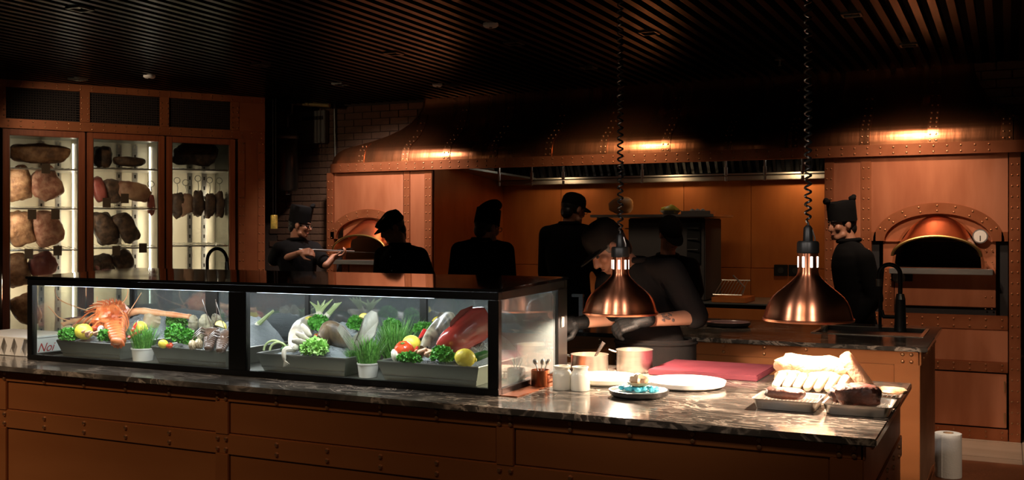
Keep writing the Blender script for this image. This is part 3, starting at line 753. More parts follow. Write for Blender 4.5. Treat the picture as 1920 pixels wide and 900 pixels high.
# filters, rail and droppers inside the hood
MB().box(XLr+.02, XR0-.02, RB-.16, RB-.02, 2.105, 2.15).build('grease_rail', 'steel_hood', hd, bevel=.004)
MB().box(XLr+.02, XR0-.02, RB-.2, RB-.19, 2.155, 2.17).build('filter_track', 'steel_hood', hd)
MB().box(XLr+.02, XR0-.02, 9.3, RB-.02, 2.55, 2.6).box(XLr+.02, XR0-.02, RB-.05, RB-.02, 2.15, 2.55).build('filter_box', 'black_void', hd)
fm = MB()
fx0 = xY(940, RB); nf = 46
fmesh = MB().box(-.014, .014, -.018, .018, 0, .32).mesh('filter_blade', 0); fmesh.materials.append(MATS['black_metal'])
for k in range(nf):
    o = bpy.data.objects.new('filter_blade', fmesh); COL.objects.link(o); o.parent = hd; o.rotation_euler = (.55, 0, 0)
    o.location = V((fx0+.03+(XR0-fx0-.06)*k/(nf-1), RB-.13, 2.19))-WORLD[hd.name]
lid = MB().add([(XLr+.02, OY+.1, 2.26), (XLr+.02, RB-.2, 2.155), (XLr+.5, RB-.2, 2.155), (XLr+.02, OY+.1, 2.28), (XLr+.02, RB-.2, 2.175), (XLr+.5, RB-.2, 2.175)], [(0, 1, 2), (3, 5, 4), (0, 3, 4, 1), (1, 4, 5, 2), (2, 5, 3, 0)])
lid.build('corner_plate', 'steel_dark', hd, smooth=0)
for u in (936, 997, 1056, 1204, 1361, 1434, 1505):
    q = onY(u, 325, 9.5); d_ = MB().tube([(q.x, 9.5, 2.5), (q.x, 9.5, 2.12)], .011, 8)
    d_.tube([(q.x, 9.5, 2.2), (q.x, 9.5, 2.13)], .018, 8).tube([(q.x, 9.5, 2.11), (q.x, 9.5, 2.07)], .014, 8)
    d_.build('spray_nozzle', 'steel', hd)
# lamps of the hood
for x, pw in ((xY(1010, 9.6), 18), (xY(1220, 9.6), 16), (xY(1470, 9.6), 30)):
    MB().lathe([(0, 2.3), (.05, 2.3), (.06, 2.34), (0, 2.36)], 16, (x, 9.55, 0)).build('hood_lamp', 'led_warm', hd)
    spot((x, 9.55, 2.29), (x, 10.3, 1.2), pw, (1, .66, .34), 120, .9, .05, 'hood_lamp_beam')

# things on the brick wall in the niche
t = thing('water_heater', onY(539, 362, 8.85), 'dark cylindrical water heater hanging beside the meat cabinets', 'water heater')
bx = xY(539, 8.75); k = 9.3/FPX*1.12
z0, z1 = hY(539, 358, 8.75), hY(539, 240, 8.75); r = 21*10.4/FPX
MB().lathe([(0, z0), (r*.8, z0), (r, z0+.03), (r, z1-.03), (r*.8, z1), (0, z1)], 28, (bx, 8.75, 0)).build('tank', 'boiler', t)
MB().lathe([(r+.002, z1-.12), (r+.006, z1-.11), (r+.006, z1-.09), (r+.002, z1-.08)], 28, (bx, 8.75, 0)).build('strap', 'steel_dark', t)
MB().tube([(bx, 8.75, z1), (bx, 8.75, z1+.12), (bx+.06, 8.75, z1+.16), (bx+.06, 8.75, z1+.3)], .012).tube([(bx, 8.75, z0), (bx, 8.75, z0-.04)], .03).build('pipe', 'steel_dark', t)
t = thing('wall_box', onY(588, 268, WY-.02), 'grey metal control box on the brick wall', 'control box')
a, b = onY(563, 210, WY-.06), onY(612, 268, WY-.06)
MB().box(a.x, b.x, WY-.09, WY-.013, b.z, a.z).build('body', 'panel_grey', t, bevel=.006)
MB().box(a.x+.05, b.x-.02, WY-.096, WY-.09, a.z-.1, a.z-.06).build('label_plate', 'dark_glaze', t)
t = tag(MB().tube([onY(528, 183, 8.8), onY(533, 191, 8.8), onY(560, 194, 8.8), onY(618, 198, 8.8)], .022, 10).build('gas_pipe', 'pipe_gold'), 'brass-yellow pipe bending under the ceiling by the brick wall', 'pipe')
tag(MB().tube([onY(627, 196, WY-.04), onY(629, 300, WY-.04)], .014, 8).build('wall_pipe', 'steel_dark'), 'thin dark conduit running down the brick wall', 'pipe')
t = thing('gilt_canister', onY(514, 432, 8.3), 'small gold patterned canister hanging in the niche', 'lamp')  # not a lamp: its faint glow is reflected light put into the material
q = onY(514, 416, 8.3); MB().lathe([(0, q.z-.07), (.032, q.z-.07), (.034, q.z-.06), (.034, q.z+.06), (.03, q.z+.07), (0, q.z+.07)], 18, (q.x, q.y, 0)).build('body', 'gold', t)
MB().tube([(q.x-.015, q.y, q.z+.07), (q.x-.015, q.y, CEIL)], .006, 6).tube([(q.x+.02, q.y, q.z+.07), (q.x+.02, q.y, CEIL)], .006, 6).build('bracket', 'black_metal', t)
# outlet on the recess wall
q = onY(1478, 507, RB-.02); t = thing('power_outlet', q-V((0, 0, .06)), 'black double outlet on the copper recess wall', 'outlet')
for s in (-.07, .07): MB().box(q.x+s-.066, q.x+s+.066, RB-.035, RB-.001, q.z-.055, q.z+.055).build('plate', 'black_metal', t, bevel=.004)
for s in (-.07, .07): MB().cyl((q.x+s, RB-.04, q.z), (q.x+s, RB-.03, q.z), .03, .03, 16).build('socket', 'rubber_black', t)

# charcoal oven in the recess, with its shelf
gx0, gx1 = xY(1178, 9.35), xY(1322, 9.35); gz = hY(1200, 405, 9.35)
t = thing('charcoal_oven', ((gx0+gx1)/2, 9.5, .95), 'black charcoal oven with steel shelf behind the bowed cook', 'oven')
MB().box(gx0, gx1, 9.35, 9.95, .955, gz-.02).build('body', 'smoke_black', t, bevel=.01)
sa, sb = xY(1112, 9.3), xY(1342, 9.3)
MB().box(sa, sb, 9.22, 9.98, gz-.012, gz+.012).build('shelf', 'steel', t, bevel=.003)
MB().box(gx1-.17, gx1-.04, 9.33, 9.35, gz-.45, gz-.06).build('vent_panel', 'black_metal', t, bevel=.004)
for k in range(5): MB().tube([(gx0-.05, 9.4, gz-.12-k*.12), (gx0-.05, 9.85, gz-.12-k*.12)], .006, 6).build('side_rail', 'steel_dark', t)
for k in range(3): MB().tube([(gx1-.16, 9.32, gz-.12-k*.1), (gx1-.05, 9.3, gz-.12-k*.1)], .007, 6).build('handle', 'black_metal', t)
MB().tube([(sa+.05, 9.3, gz-.012), (sa+.05, 9.3, 1.1)], .012, 8).build('shelf_post', 'steel_dark', t)
# grill basket on the counter
a, b = onY(1340, 560, 9.3), onY(1382, 515, 9.3)
t = thing('grill_basket', (a.x, 9.35, .95), 'open steel grill basket on the cooking counter', 'grill')
g = MB()
for k in range(9): g.tube([(a.x+.03*k, 9.28, 1.02), (a.x+.03*k, 9.6, 1.14)], .004, 6)
for k in range(2): g.tube([(a.x-.01, 9.28+k*.32, 1.02+k*.12), (a.x+.26, 9.28+k*.32, 1.02+k*.12)], .007, 6)
g.build('grate', 'steel_dark', t)
MB().tube([(a.x+.26, 9.28, 1.02), (a.x+.3, 9.2, 1.1), (b.x, 9.15, b.z)], .008, 8).build('handle', 'steel', t)
MB().box(a.x-.02, a.x+.3, 9.26, 9.62, .952, 1.0).build('base', 'copper_back', t, bevel=.004)
# food on the shelf
q = onY(1165, 390, 9.5)
tag(MB().ell((q.x, 9.5, gz+.012+.092), (.125, .1, .08), rot(.3), 20, 14, .9, .25, 9, 4).build('bread_loaf', 'bread'), 'round brown loaf on the steel shelf', 'bread')
q = onY(1251, 393, 9.35)
t = thing('steel_dish', (q.x, 9.45, gz+.014), 'steel dish heaped with yellow food on the shelf', 'dish')
MB().lathe([(.06, gz+.015), (.1, gz+.052), (.105, gz+.052), (.065, gz+.014), (0, gz+.014)], 24, (q.x, 9.45, 0)).build('bowl', 'steel', t)
MB().ell((q.x, 9.45, gz+.05), (.09, .09, .05), None, 16, 10, 1, .3, 20, 2).build('filling', 'lemon', t)
q = onY(1304, 396, 9.35)
t = thing('steel_tray', (q.x, 9.45, gz+.012), 'shallow steel tray with white eggs on the shelf', 'tray')
MB().box(q.x-.14, q.x+.14, 9.35, 9.55, gz+.013, gz+.018).box(q.x-.14, q.x+.14, 9.35, 9.355, gz+.018, gz+.045).box(q.x-.14, q.x+.14, 9.545, 9.55, gz+.018, gz+.045).box(q.x-.14, q.x-.135, 9.355, 9.545, gz+.018, gz+.045).box(q.x+.135, q.x+.14, 9.355, 9.545, gz+.018, gz+.045).build('pan', 'steel', t)
for k, (dx, lab) in enumerate(((-.05, 'white egg at the left in the steel tray'), (.0, 'white egg in the middle of the steel tray'), (.05, 'white egg at the right in the steel tray'))):
    tag(MB().ell((q.x+dx, 9.42, gz+.018+.024), (.024, .03, .024)).build('egg', 'garlic'), lab, 'egg', 'eggs in the tray')
# ================================================================== COUNTERS
TOP = .98
FX1, FY0, FY1 = -.35, 3.22, 4.48
FX0 = -5.3
def counter(name, label, x0, x1, y0, y1, verts, bands, mat_='copper_counter', corner=.1):
    t = thing(name, ((x0+x1)/2, (y0+y1)/2, 0), label, 'counter')
    MB().box(x0, x1-.012, y0+.012, y1-.01, 0, TOP-.03).build('carcass', 'black_void', t)
    rv = MB()
    for (h0, h1) in bands:     # horizontal bands
        MB().box(x0, x1, y0-.006, y0+.011, h0, h1).build('band', mat_, t, bevel=.003)
        MB().box(x1-.011, x1+.006, y0-.006, y1-.01, h0, h1).build('band', mat_, t, bevel=.003)
        for k in range(5):
            y = y0+.15+k*(y1-y0-.3)/4
            for q in (.3, .72): rv.rivet((x1+.007, y, h0+(h1-h0)*q), (1, 0, 0), .011)
    hs = [0]
    for (h0, h1) in sorted(bands): hs += [h0, h1]
    vs = [(x0, x0)]+[(v-.035, v+.035) for v in verts]+[(x1-corner, x1)]
    for i in range(len(vs)-1):
        for j in range(0, len(hs)-1, 2):
            if hs[j+1]-hs[j] > .02: MB().box(vs[i][1]+.002, vs[i+1][0]-.002, y0, y0+.011, hs[j]+.002, hs[j+1]-.002).build('panel', mat_, t, bevel=.003)
        for (h0, h1) in bands:
            for k in range(1, 5):
                x = vs[i][1]+(vs[i+1][0]-vs[i][1])*k/5
                for q in (.28, .74): rv.rivet((x, y0-.007, h0+(h1-h0)*q), (0, -1, 0), .0105)
    for j in range(0, len(hs)-1, 2):
        if hs[j+1]-hs[j] > .02: MB().box(x1-.011, x1, y0, y1-.01, hs[j]+.002, hs[j+1]-.002).build('panel', mat_, t, bevel=.003)
    for a, b in vs[1:]:
        for j in range(0, len(hs)-1, 2):
            if hs[j+1]-hs[j] > .02: MB().box(a, b, y0-.009, y0+.011, hs[j]-.004, hs[j+1]+.004).build('strip', mat_, t, bevel=.003)
        c = (a+b)/2
        for (h0, h1) in bands:
            for q in (.25, .75):
                for s in (-.022, .022): rv.rivet((c+s, y0-.008, h0+(h1-h0)*q), (0, -1, 0), .0105)
    kind(rv.build('rivets', 'rivet_metal', t), 'stuff')
    return t
counter('service_counter', 'long copper-clad front counter with rivets under the display case', FX0, FX1-.04, FY0+.04, FY1-.04, [-4.21, -2.89, -1.60], [(.905, .955), (.69, .775), (.0, .1)])
wt = MB().box(FX0, FX1, FY0, FY1, TOP-.025, TOP).build('worktop', 'marble', bevel=.004)
tag(wt, 'dark veined marble top of the front counter', 'worktop')
BY0, BY1, BX1 = 5.86, 7.22, -.38
BX0 = -2.95
counter('prep_counter', 'copper-clad rear counter with a sink behind the plating cook', BX0, BX1-.04, BY0+.04, BY1-.04, [-1.75], [(.88, .955), (.0, .1)], 'copper_counter', .13)
# rear worktop with sink cut-out
sx0, sx1 = onH(1538, 612, TOP).x, onH(1726, 612, TOP).x
sy0, sy1 = onH(1600, 627, TOP).y, onH(1640, 604.5, TOP).y
sy0, sy1 = 6.45, 6.98
sx0, sx1 = xY(1540, 6.7), xY(1728, 6.6)
t2 = thing('worktop', ((BX0+BX1)/2, (BY0+BY1)/2, TOP-.03), 'dark marble top of the rear counter with a sink cut-out', 'worktop')
MB().box(BX0, BX1, BY0, sy0, TOP-.024, TOP).build('slab', 'marble', t2, bevel=.004)
MB().box(BX0, BX1, sy1, BY1, TOP-.024, TOP).build('slab', 'marble', t2, bevel=.004)
MB().box(BX0, sx0, sy0, sy1, TOP-.024, TOP).build('slab', 'marble', t2)
MB().box(sx1, BX1, sy0, sy1, TOP-.024, TOP).build('slab', 'marble', t2)
sk = thing('sink', ((sx0+sx1)/2, (sy0+sy1)/2, TOP-.028), 'black inset sink with steel rim in rear counter', 'sink')
g = MB()
for a, b, c, d in ((sx0-.02, sx1+.02, sy0-.02, sy0), (sx0-.02, sx1+.02, sy1, sy1+.02), (sx0-.02, sx0, sy0, sy1), (sx1, sx1+.02, sy0, sy1)): g.box(a, b, c, d, TOP+.001, TOP+.004)
g.build('rim', 'steel_dark', sk)
e_ = .002; g = MB().box(sx0+e_, sx1-e_, sy0+e_, sy0+.006, TOP-.022, TOP).box(sx0+e_, sx1-e_, sy1-.006, sy1-e_, TOP-.022, TOP).box(sx0+e_, sx0+.006, sy0+e_, sy1-e_, TOP-.022, TOP).box(sx1-.006, sx1-e_, sy0+e_, sy1-e_, TOP-.022, TOP).box(sx0+e_, sx1-e_, sy0+e_, sy1-e_, TOP-.0235, TOP-.022)
g.build('basin', 'black_metal', sk)
# faucets
def arc(c, r, a0, a1, ex, n=14): return [V(c)+V(ex)*(r*math.cos(a0+(a1-a0)*k/n))+V((0, 0, r*math.sin(a0+(a1-a0)*k/n))) for k in range(n+1)]
fb = onH(1688, 622, TOP); t = thing('sink_faucet', (fb.x, fb.y, TOP+.004), 'tall black gooseneck faucet with spray head on rear counter', 'faucet')
zt = hY(1690, 515, fb.y); ex = V((-1, 0, 0)); r = .062
MB().tube([(fb.x, fb.y, TOP+.004), (fb.x, fb.y, TOP+.2)], [.036, .03], 16).build('body', 'rubber_black', t)
MB().tube([(fb.x, fb.y, TOP+.2), (fb.x, fb.y, TOP+.235)], [.031, .022], 16).build('collar', 'steel_dark', t)
MB().tube([(fb.x, fb.y, TOP+.235), (fb.x, fb.y, zt)]+arc((fb.x-r, fb.y, zt), r, 0, PI, (1, 0, 0))+[(fb.x-2*r, fb.y, zt-.03)], .0135, 12).build('spout', 'rubber_black', t)
MB().tube([(fb.x-2*r, fb.y, zt-.03), (fb.x-2*r, fb.y, zt-.075)], [.019, .017], 14).build('spray_head', 'steel_dark', t)
MB().tube([(fb.x-.03, fb.y, TOP+.09), (fb.x-.1, fb.y, TOP+.09), (fb.x-.1, fb.y, TOP+.09), (fb.x-.11, fb.y, TOP+.13)], .012, 8).build('lever', 'rubber_black', t)
hb = fb+V((-.125, .06, 0))
MB().tube([(hb.x, hb.y, TOP+.004), (hb.x, hb.y, TOP+.13), (hb.x+.01, hb.y, TOP+.3), (hb.x+.02, hb.y-.03, TOP+.4)], .01, 8).build('hose', 'rubber_black', t)
g = onH(1546, 626, TOP)
t = thing('water_glass', (g.x, g.y, TOP), 'small clear tumbler beside the sink under the right lamp', 'glass')
MB().lathe([(.0, TOP+.002), (.02, TOP+.002), (.024, TOP+.09), (.022, TOP+.09), (.018, TOP+.008), (0, TOP+.008)], 20, (g.x, g.y, 0)).build('wall', 'glass_tumbler', t, recalc=False)
MB().lathe([(0, TOP+.009), (.0185, TOP+.009), (.021, TOP+.05), (0, TOP+.05)], 20, (g.x, g.y, 0)).build('water', 'glass_tumbler', t, recalc=False)
def plate(name, c, r, h, m_top, m_side, label, cat='plate', lip=.014, grp=None):
    t = thing(name, c, label, cat, grp); c = V(c)
    MB().lathe([(0, .001), (r*.86, .001), (r*.97, h*.4), (r, h), (r-.006, h)], 48, c).build('underside', m_side, t, recalc=False)
    MB().lathe([(r-.006, h), (r-.016, h*.75), (r*.88, h-lip), (0, h-lip)], 48, c).build('face', m_top, t, recalc=False)
    return t
q = onH(1365, 612, TOP); plate('dinner_plate', (q.x, q.y, TOP), .147, .03, 'rose_glaze', 'dark_glaze', 'dark-rimmed rose plate alone on the rear counter')
# second gooseneck behind the display case
cb = onY(407, 512, 6.1); t = thing('bar_faucet', (cb.x, 6.1, TOP), 'black arched faucet seen above the case before the right cabinet', 'faucet')
CB0 = MB().box(cb.x-1.2, cb.x+.9, 5.86, 6.6, 0, TOP).build('side_counter', 'black_metal', None, bevel=.01); tag(CB0, 'dark low counter hidden behind the display case', 'counter')
k6 = 7.6/FPX; r = .098; zt = hY(407, 490, 6.1)
MB().tube([(cb.x-r, 6.1, TOP), (cb.x-r, 6.1, zt)]+arc((cb.x, 6.1, zt), r, PI, 0, (1, 0, 0))+[(cb.x+r, 6.1, zt-.02)], .013, 12).build('spout', 'rubber_black', t)
MB().tube([(cb.x+r, 6.1, zt), (cb.x+r+.004, 6.1, zt-.07)], [.017, .02], 12).build('spray_head', 'steel_dark', t)

# ================================================================== DISPLAY CASE
DX0, DX1, DY0, DY1 = -4.27, -1.72, 3.44, 4.11
DT0, DT1 = 1.383, 1.403
t = case = thing('display_case', ((DX0+DX1)/2, (DY0+DY1)/2, TOP), 'long black-framed glass seafood case on the marble counter', 'display case')
mp0, mp1 = xY(428, DY0), xY(461, DY0)
BT = TOP+.026
def hexa(x0, x1, y0, y1, z00, z01, z10, z11):
    return MB().add([(x0, y0, z00), (x1, y0, z00), (x1, y1, z10), (x0, y1, z10), (x0, y0, z01), (x1, y0, z01), (x1, y1, z11), (x0, y1, z11)],
                    [(0, 3, 2, 1), (4, 5, 6, 7), (0, 1, 5, 4), (1, 2, 6, 5), (2, 3, 7, 6), (3, 0, 4, 7)])
hexa(DX0-.006, DX1+.006, DY0-.006, DY1+.006, DT0-.012, DT0, DT1-.012, DT1).build('top_glass', 'black_gloss', t, bevel=.002)
MB().box(DX0, DX1, DY0, DY0+.03, DT0-.042, DT0-.013).build('top_rail', 'black_metal', t, bevel=.002)
MB().box(DX0, DX1, DY1-.03, DY1, DT1-.05, DT1-.013).build('top_rail', 'black_metal', t, bevel=.002)
hexa(DX1-.03, DX1, DY0+.03, DY1-.03, DT0-.042, DT0-.013, DT1-.05, DT1-.013).build('top_rail', 'black_metal', t)
hexa(DX0, DX0+.03, DY0+.03, DY1-.03, DT0-.042, DT0-.013, DT1-.05, DT1-.013).build('top_rail', 'black_metal', t)
MB().box(DX0, DX1, DY0, DY0+.03, TOP, BT).build('base_rail', 'black_metal', t, bevel=.002)
MB().box(DX0, DX1, DY1-.03, DY1, TOP, BT).build('base_rail', 'black_metal', t, bevel=.002)
MB().box(DX1-.03, DX1, DY0+.03, DY1-.03, TOP, BT+.0).build('base_rail', 'black_metal', t, bevel=.002)
MB().box(DX0, DX0+.03, DY0+.03, DY1-.03, TOP, BT).build('base_rail', 'black_metal', t, bevel=.002)
MB().box(DX0+.03, DX1-.03, DY0+.03, DY1-.03, TOP+.001, TOP+.01).build('floor_panel', 'steel_dark', t)
for a, b, c, d, h in ((DX0, DX0+.035, DY0, DY0+.03, DT0), (mp0, mp1, DY0, DY0+.03, DT0), (DX1-.045, DX1, DY0, DY0+.03, DT0), (DX1-.03, DX1, DY1-.1, DY1, DT1), (DX0, DX0+.03, DY1-.03, DY1, DT1),
                   (xY(392, DY1), xY(415, DY1), DY1-.03, DY1, DT1), (xY(578, DY1), xY(586, DY1), DY1-.03, DY1, DT1), (xY(793, DY1), xY(806, DY1), DY1-.03, DY1, DT1)):
    MB().box(a, b, c, d, BT, h-.043).build('post', 'black_metal', t, bevel=.002)
for a, b in ((DX0+.035, mp0), (mp1, DX1-.045)):
    MB().box(a, b, DY0+.008, DY0+.014, BT, DT0-.042).build('front_pane', 'glass_case', t, smooth=0)
MB().box(DX1-.018, DX1-.012, DY0+.03, DY1-.1, BT, DT0-.04).build('side_pane', 'glass_side', t, smooth=0)
MB().box(DX0+.012, DX0+.018, DY0+.03, DY1-.03, BT, DT0-.04).build('side_pane', 'glass_case', t, smooth=0)
MB().box(DX0+.03, DX1-.03, DY1-.02, DY1-.014, BT, DT1-.05).build('back_pane', 'glass_back', t, smooth=0)
MB().box(DX1, DX1+.006, DY1-.075, DY1-.045, 1.19, 1.235).build('lock', 'steel', t, bevel=.002)
for a, b in ((DX0+.08, mp0-.03), (mp1+.03, DX1-.3)):
    MB().box(a, b, DY0+.035, DY0+.055, DT0-.045, DT0-.033).build('light_strip', 'led_white', t)
    area(((a+b)/2, DY0+.06, DT0-.05), ((a+b)/2, DY0+.27, TOP), b-a, .03, 4.6*(b-a), (.93, .97, 1), 'case_strip_light')
    area(((a+b)/2, DY1-.07, DT1-.06), ((a+b)/2, DY0+.27, TOP), b-a, .03, 2.4*(b-a), (.93, .97, 1), 'case_strip_light')
tag(MB().box(DX1+.0, DX1+.075, DY0+.01, DY1, TOP, TOP+.004).build('copper_strip', 'copper_trim', bevel=.001), 'copper strip lying along the right end of the case', 'strip')

# troughs
TY0, TY1, TRIM = 3.54, 4.0, 1.067
TR = [(-4.19, -3.765, 'steel trough under the orange spiny lobster'), (-3.568, -3.12, 'steel trough holding oysters and dark crayfish'),
      (-2.953, -2.481, 'steel trough under the white-bellied fish'), (-2.328, -1.856, 'steel trough under the big red fish')]
SL = .31
for i, (a, b, lab) in enumerate(TR):
    t = thing('seafood_trough', ((a+b)/2, (TY0+TY1)/2, TOP+.01), lab, 'trough', 'steel troughs in the case')
    z0 = TOP+.011; e = .025
    g = MB(); out = [[(a+e, TY0+e, z0), (b-e, TY0+e, z0), (b-e, TY1-.01, z0), (a+e, TY1-.01, z0)], [(a, TY0, TRIM), (b, TY0, TRIM), (b, TY1, TRIM), (a, TY1, TRIM)]]
    inn = [[(a+.01, TY0+.01, TRIM), (b-.01, TY0+.01, TRIM), (b-.01, TY1-.01, TRIM), (a+.01, TY1-.01, TRIM)], [(a+e+.008, TY0+e+.008, z0+.006), (b-e-.008, TY0+e+.008, z0+.006), (b-e-.008, TY1-.02, z0+.006), (a+e+.008, TY1-.02, z0+.006)]]
    g.loft([[V(p) for p in q] for q in out+inn]); g.build('body', 'steel_dark', t, smooth=0)
    rl = MB().tube([(a+.004, TY1, TRIM), (a+.004, TY0+.004, TRIM), (b-.004, TY0+.004, TRIM), (b-.004, TY1, TRIM)], .0045, 8); rl.build('rim', 'steel', t)
    MB().box(a+.018, b-.018, TY0+.0145, TY0+.0185, z0+.018, z0+.022).build('crease', 'steel', t)
    ic = MB(); nx, ny = 26, 26; vs = []; fs_ = []
    for j in range(ny+1):
        for k in range(nx+1):
            x = a+.011+(b-a-.022)*k/nx; y = TY0+.011+(TY1-TY0-.022)*j/ny
            ed = min(k, nx-k, j*2 if j < 6 else 99)/8; ed = min(1, ed)**.8
            h = TRIM-.012+ed*(SL*(y-TY0)-.01+.012*noise.noise(V((x*22, y*22, i)))+.006*noise.noise(V((x*60, y*60, i))))
            if j == ny: h = TRIM-.03
            vs.append((x, y, h))
    for j in range(ny):
        for k in range(nx): q = j*(nx+1)+k; fs_.append((q, q+1, q+nx+2, q+nx+1))
    kind(ic.add(vs, fs_).build('crushed_ice', 'ice', t, smooth=0), 'stuff')
def ice(u, v, lift=0):   # point on the ice slope under pixel column/row
    d = ray(u, v); z = (TRIM-SL*TY0-CAMH+lift)/(d.z-SL*d.y); return C0+d*z
PXM = 4.5/FPX

# ------------------------------------------------------------------ food builders
def lemon(u, v, r, label, Y=None, rz=.4):
    c = ice(u, v, r*.8) if Y is None else onY(u, v, Y)
    t = thing('lemon', c-V((0, 0, r)), label, 'lemon', 'lemons in the case')
    R = rot(rz, 0, .2)
    MB().ell(c, (r*1.16, r, r), R, 22, 14, 1, .05, 20, 1).build('fruit', 'lemon', t)
    MB().ell(c+R @ V((r*1.12, 0, 0)), (r*.22, r*.25, r*.25), R, 10, 8).build('tip', 'lemon', t)
    return t
def wedge(u, v, r, label, Y=None, rz=.3):
    c = onY(u, v, Y) if Y else ice(u, v, r*.6)
    t = thing('lemon_wedge', c-V((0, 0, r*.5)), label, 'lemon wedge', 'lemon wedges in the case')
    R = rot(rz, -.4, .3); n = 12
    M_ = Matrix.Translation(c) @ R.to_4x4()
    g = MB(M_); g.prism([(r*math.cos(PI*k/n), r*math.sin(PI*k/n)) for k in range(n+1)], -.012, .012); g.build('rind', 'lemon', t, smooth=30)
    MB(M_).prism([(r*.84*math.cos(PI*k/n), r*.84*math.sin(PI*k/n)) for k in range(n+1)], -.0135, .0135).build('flesh', 'lemon_flesh', t, smooth=30)
def tomato(u, v, r, label, Y=None):
    c = ice(u, v, r*.7) if Y is None else onY(u, v, Y)
    t = thing('tomato', c-V((0, 0, r*.8)), label, 'tomato', 'tomatoes in the case')
    g = MB(); rings = []
    for i in range(13):
        a = -PI/2+PI*(.02+.96*i/12)
        rings.append([c+rot(.2, .5) @ V(((1+.05*math.cos(5*b))*r*math.cos(a)*math.cos(b), (1+.05*math.cos(5*b))*r*math.cos(a)*math.sin(b), r*.8*math.sin(a)*(1-.15*(i > 10)))) for b in [2*PI*j/25 for j in range(25)]])
    g.loft(rings).build('fruit', 'tomato', t)
    g = MB()
    for k in range(5):
        a = 2*PI*k/5; g.tube([c+rot(.2, .5) @ V((0, 0, r*.72)), c+rot(.2, .5) @ V((r*.3*math.cos(a), r*.3*math.sin(a), r*.78))], [.003, .001], 5)
    g.build('calyx', 'stem_green', t)
def chili(pts, r, label):
    t = thing('chili', pts[0], label, 'chili', 'red chilies in the case'); pts = [V(p) for p in pts]
    n = 9; P = []
    for i in range(n+1):
        f = i/n; P.append(pts[0]*(1-f)**2+pts[1]*2*f*(1-f)+pts[2]*f*f)
    MB().tube(P, [r*(1-.9*(i/n)**2) for i in range(n+1)], 10).build('pod', 'chili', t)
    d = (P[0]-P[1]).normalized(); MB().tube([P[0]-d*.004, P[0]+d*.012, P[0]+d*.03], [r*.6, r*.3, r*.25], 7).build('stalk', 'stem_green', t)
def bunch(u, v, wpx, hpx, label, m='parsley', Y=None, n=260, name='parsley_bunch', leaf=.013, cat='parsley', grp='parsley bunches in the case'):
    k = (ice(u, v) if Y is None else onY(u, v, Y)); z = (k-C0).dot(FW)/FPX
    rx_, rz_ = wpx*z/2, hpx*z/2
    c = ice(u, v, rz_*.7) if Y is None else onY(u, v, Y)
    t = thing(name, c-V((0, 0, rz_)), label, cat, grp); g = MB()
    for i in range(n):
        a, b = rnd.uniform(0, 2*PI), math.acos(rnd.uniform(-.5, 1)); d = V((math.sin(b)*math.cos(a), math.sin(b)*math.sin(a), math.cos(b)))
        rr = rnd.uniform(.75, 1.0)*(1+.18*noise.noise(d*3.1+V((u, v, 0)))); p = c+V((d.x*rx_*rr, d.y*rx_*.8*rr, d.z*rz_*rr))
        x, y, dd = frame(d+V((rnd.uniform(-.6, .6), rnd.uniform(-.6, .6), rnd.uniform(-.3, .6)))); s = leaf*rnd.uniform(.6, 1.2); q = 7
        ph = rnd.uniform(0, 6); ring = [p+(x*math.cos(2*PI*j/q+ph)+y*math.sin(2*PI*j/q+ph))*s*(1 if j % 2 else .7)+dd*s*(.55 if j % 2 else .0) for j in range(q)]
        g.add([p-dd*s*.3]+ring, [(0, j+1, (j+1) % q+1) for j in range(q)])
    kind(g.build('leaves', m, t, smooth=0, recalc=False), 'stuff')
    MB().ell(c, (rx_*.8, rx_*.62, rz_*.8), None, 12, 8, 1, .3, 20).build('heart', m, t)
    s = MB()
    for k_ in range(5): s.tube([c+V((rnd.uniform(-.3, .3)*rx_, 0, -rz_*.4)), c+V((rnd.uniform(-.6, .6)*rx_, .03, -rz_*.95))], .0025, 5)
    s.build('stalks', 'stem_green', t)
def grass_pot(u, vb, vt, wpx, label, Y, cup=True, n=190, spread=1.0, hgt=.11):
    b = onY(u, vb, Y); z = (b-C0).dot(FW)/FPX; r = wpx*z/2; base = TOP+.011
    t = thing('wheatgrass_pot', (b.x, Y, base), label, 'potted grass', 'wheatgrass pots'); rim = hY(u, vt, Y)
    if rim < base+.04: rim = base+.06
    MB().lathe([(0, base), (r*.86, base), (r*.98, rim-.008), (r*1.04, rim-.006), (r*1.04, rim), (r*.97, rim), (r*.85, base+.006), (0, base+.006)], 32, (b.x, Y, 0)).build('pot', 'white_glaze', t)
    MB().lathe([(0, rim-.012), (r*.95, rim-.012)], 24, (b.x, Y, 0)).build('soil', 'fish_brown', t, recalc=False)
    g = MB()
    for i in range(n):
        a = rnd.uniform(0, 2*PI); q = r*.92*math.sqrt(rnd.random()); p = V((b.x+q*math.cos(a), Y+q*math.sin(a), rim-.012)); h = hgt*rnd.uniform(.65, 1.1)
        d = V((math.cos(a)*.3*spread*q/r+rnd.uniform(-.2, .2), math.sin(a)*.3*spread*q/r+rnd.uniform(-.2, .2), 1)); s = V((math.cos(a+1.5), math.sin(a+1.5), 0))*.0026
        p1 = p+d*h*.55; p2 = p+d*h+V((d.x*h*.35, d.y*h*.35, -abs(d.x)*h*.2))
        g.add([p-s, p+s, p1+s*.9, p1-s*.9, p2], [(0, 1, 2, 3), (3, 2, 4)])
    kind(g.build('grass_blades', 'grass', t, smooth=0, recalc=False), 'stuff')
